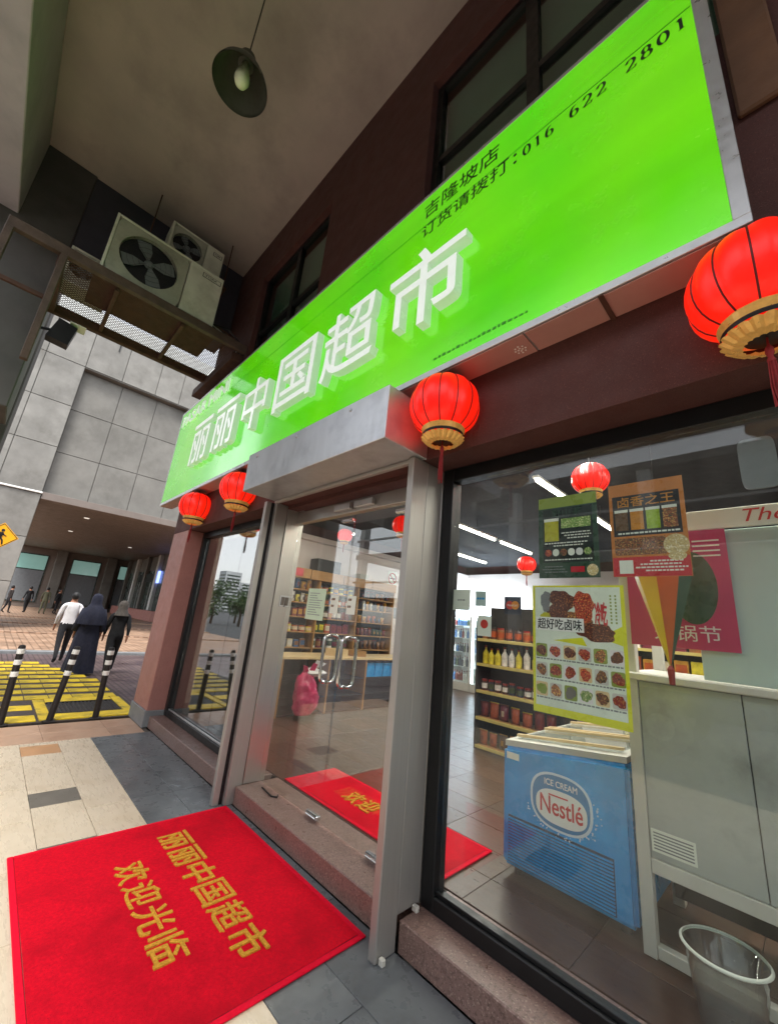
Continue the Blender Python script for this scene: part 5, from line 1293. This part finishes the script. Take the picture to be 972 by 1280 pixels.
# ------------------------------------------------------------------ street side (seen in the glass)
cp = thing('parking_building', 'open multi-storey parking building on the far side of the street', 'building', (0, -18, 0))
for k in range(4): box('deck_slab', -22.5, 34, -26, -14, -.1 + k * 3.0, .25 + k * 3.0, 'concrete_recess', cp, bev=.02)
for k in range(3): box('deck_rail', -22.5, 34, -14.1, -13.98, 1.0 + 3.0 * k + .2, 1.12 + 3.0 * k + .2, 'rail_steel', cp, bev=0)
for k in range(10): box('deck_column', -22.3 + k * 6.0, -21.8 + k * 6.0, -14.6, -14.05, .25, 9.0, 'light_band', cp, bev=.02)
box('inner_wall', -22.4, 34, -25.9, -25.7, 0, 9.2, 'beam_dark', cp, bev=0)
for i, (x, y, w_, h, lb) in enumerate([(-420, -190, 20, 30, 'white apartment tower behind the street trees'), (-400, -163, 16, 38, 'tallest white apartment tower on the skyline'), (-460, -180, 24, 26, 'broad white apartment tower beside the tall ones')]):
    t = thing('apartment_tower', lb, 'building', (x, y, 0)); box('tower_wall', x - w_ / 2, x + w_ / 2, y - w_ / 2, y + w_ / 2, -.1, h, 'tower_white', t, bev=0)
    for q in range(int(h / 3.2)):
        box('window_band', x + w_ / 2, x + w_ / 2 + .05, y - w_ * .42, y + w_ * .42, 1.2 + q * 3.2, 2.8 + q * 3.2, 'window_dark', t, bev=0); box('window_band', x - w_ * .42, x + w_ * .42, y + w_ / 2, y + w_ / 2 + .05, 1.2 + q * 3.2, 2.8 + q * 3.2, 'window_dark', t, bev=0)
def tree(x, y, h, r, label):
    t = thing('street_tree', label, 'tree', (x, y, -.1), 'trees along the far side of the street')
    tube(b := N(), [(x, y, -.1), (x + .1, y, h * .3), (x, y + .1, h * .55), (x + .15, y, h * .8)], [.16, .13, .09, .03], 8)
    for q in range(5):
        a = q * 1.3; tube(b, [(x, y, h * (.35 + .07 * q)), (x + r * .6 * math.cos(a), y + r * .6 * math.sin(a), h * (.55 + .07 * q))], [.06, .02], 6)
    obj('trunk', b, 'bark', t)
    vs, fs = [], []
    cl = [(Vector((random.gauss(0, .5), random.gauss(0, .5), random.gauss(0, .42))) * r, random.uniform(.25, .5) * r) for _ in range(16)]
    for _ in range(1500):
        c, rr = random.choice(cl); d = Vector((random.gauss(0, 1), random.gauss(0, 1), random.gauss(0, 1))).normalized() * rr * random.uniform(.6, 1)
        p = c + d + Vector((0, 0, h * .72 + .1)); n1 = Vector((random.gauss(0, 1), random.gauss(0, 1), random.gauss(0, 1))).normalized(); n2 = n1.orthogonal().normalized(); s = random.uniform(.08, .16)
        i = len(vs); vs += [p - n1 * s, p + n2 * s * .6, p + n1 * s, p - n2 * s * .6]; fs.append((i, i + 1, i + 2, i + 3))
    me = bpy.data.meshes.new('crown'); me.from_pydata(vs, [], fs); me.materials.append(MATS['leaf'])
    o = bpy.data.objects.new('crown', me); COL.objects.link(o); o.parent = t
for i, (x, y, h, r, lb) in enumerate([(-44, -16, 3.4, 1.6, 'bushy street tree second from the passage'), (-48, -14.5, 3.6, 1.8, 'bushy street tree in the middle of the row'), (-40, -10.5, 3.6, 1.6, 'bushy street tree close to the passage side'), (-54, -20, 4.0, 2.0, 'bushy street tree farthest along the street')]): tree(x, y, h, r, lb)

# added white truck, itself unseen, to throw a pale reflection on the window
tk = thing('reflector_truck', 'added white box truck reflected in the poster window', 'truck', (-.2, -5.4, -.1))
box('cargo_box', -3.0, 1.6, -6.5, -4.3, .95, 3.45, 'white_paint', tk, bev=.03)
for k in range(9): box('box_rib', -2.85 + k * .53, -2.81 + k * .53, -4.30, -4.285, 1.0, 3.4, 'light_band', tk, bev=0)
prism(b := N(), [(1.66, -6.4, .45), (3.5, -6.4, .45), (3.55, -6.4, 1.25), (3.1, -6.4, 2.35), (1.66, -6.4, 2.45)], (0, 2.0, 0)); bmesh.ops.recalc_face_normals(b, faces=b.faces); bmesh.ops.bevel(b, geom=list(b.edges), offset=.05, segments=2, affect='EDGES'); cab = obj('cab', b, 'white_paint', tk)
prism(b := N(), [(2.0, -4.398, 1.45), (3.2, -4.398, 1.45), (2.95, -4.398, 2.2), (2.0, -4.398, 2.25)], (0, .01, 0)); obj('side_window', b, 'window_dark', cab)
box('chassis', -2.9, 1.64, -6.2, -4.6, .55, .94, 'black_metal', tk, bev=.01)
for (x, y) in [(-2.0, -4.5), (2.6, -4.5), (-2.0, -6.3), (2.6, -6.3)]:
    b = lathe(N(), [(.22, -.12), (.42, -.13), (.44, -.05), (.44, .05), (.42, .13), (.22, .12)], (0, 0, 0), 28, axis='x'); bmesh.ops.transform(b, matrix=Matrix.Translation((x, y, .34)) @ Matrix.Rotation(PI / 2, 4, 'Z'), verts=b.verts); wh = obj('wheel', b, 'black_rubber', tk)
    b = lathe(N(), [(.05, .14), (.21, .125), (.21, -.125), (.05, -.14)], (0, 0, 0), 20, axis='x'); bmesh.ops.transform(b, matrix=Matrix.Translation((x, y, .34)) @ Matrix.Rotation(PI / 2, 4, 'Z'), verts=b.verts); obj('rim', b, 'aluminium', wh)
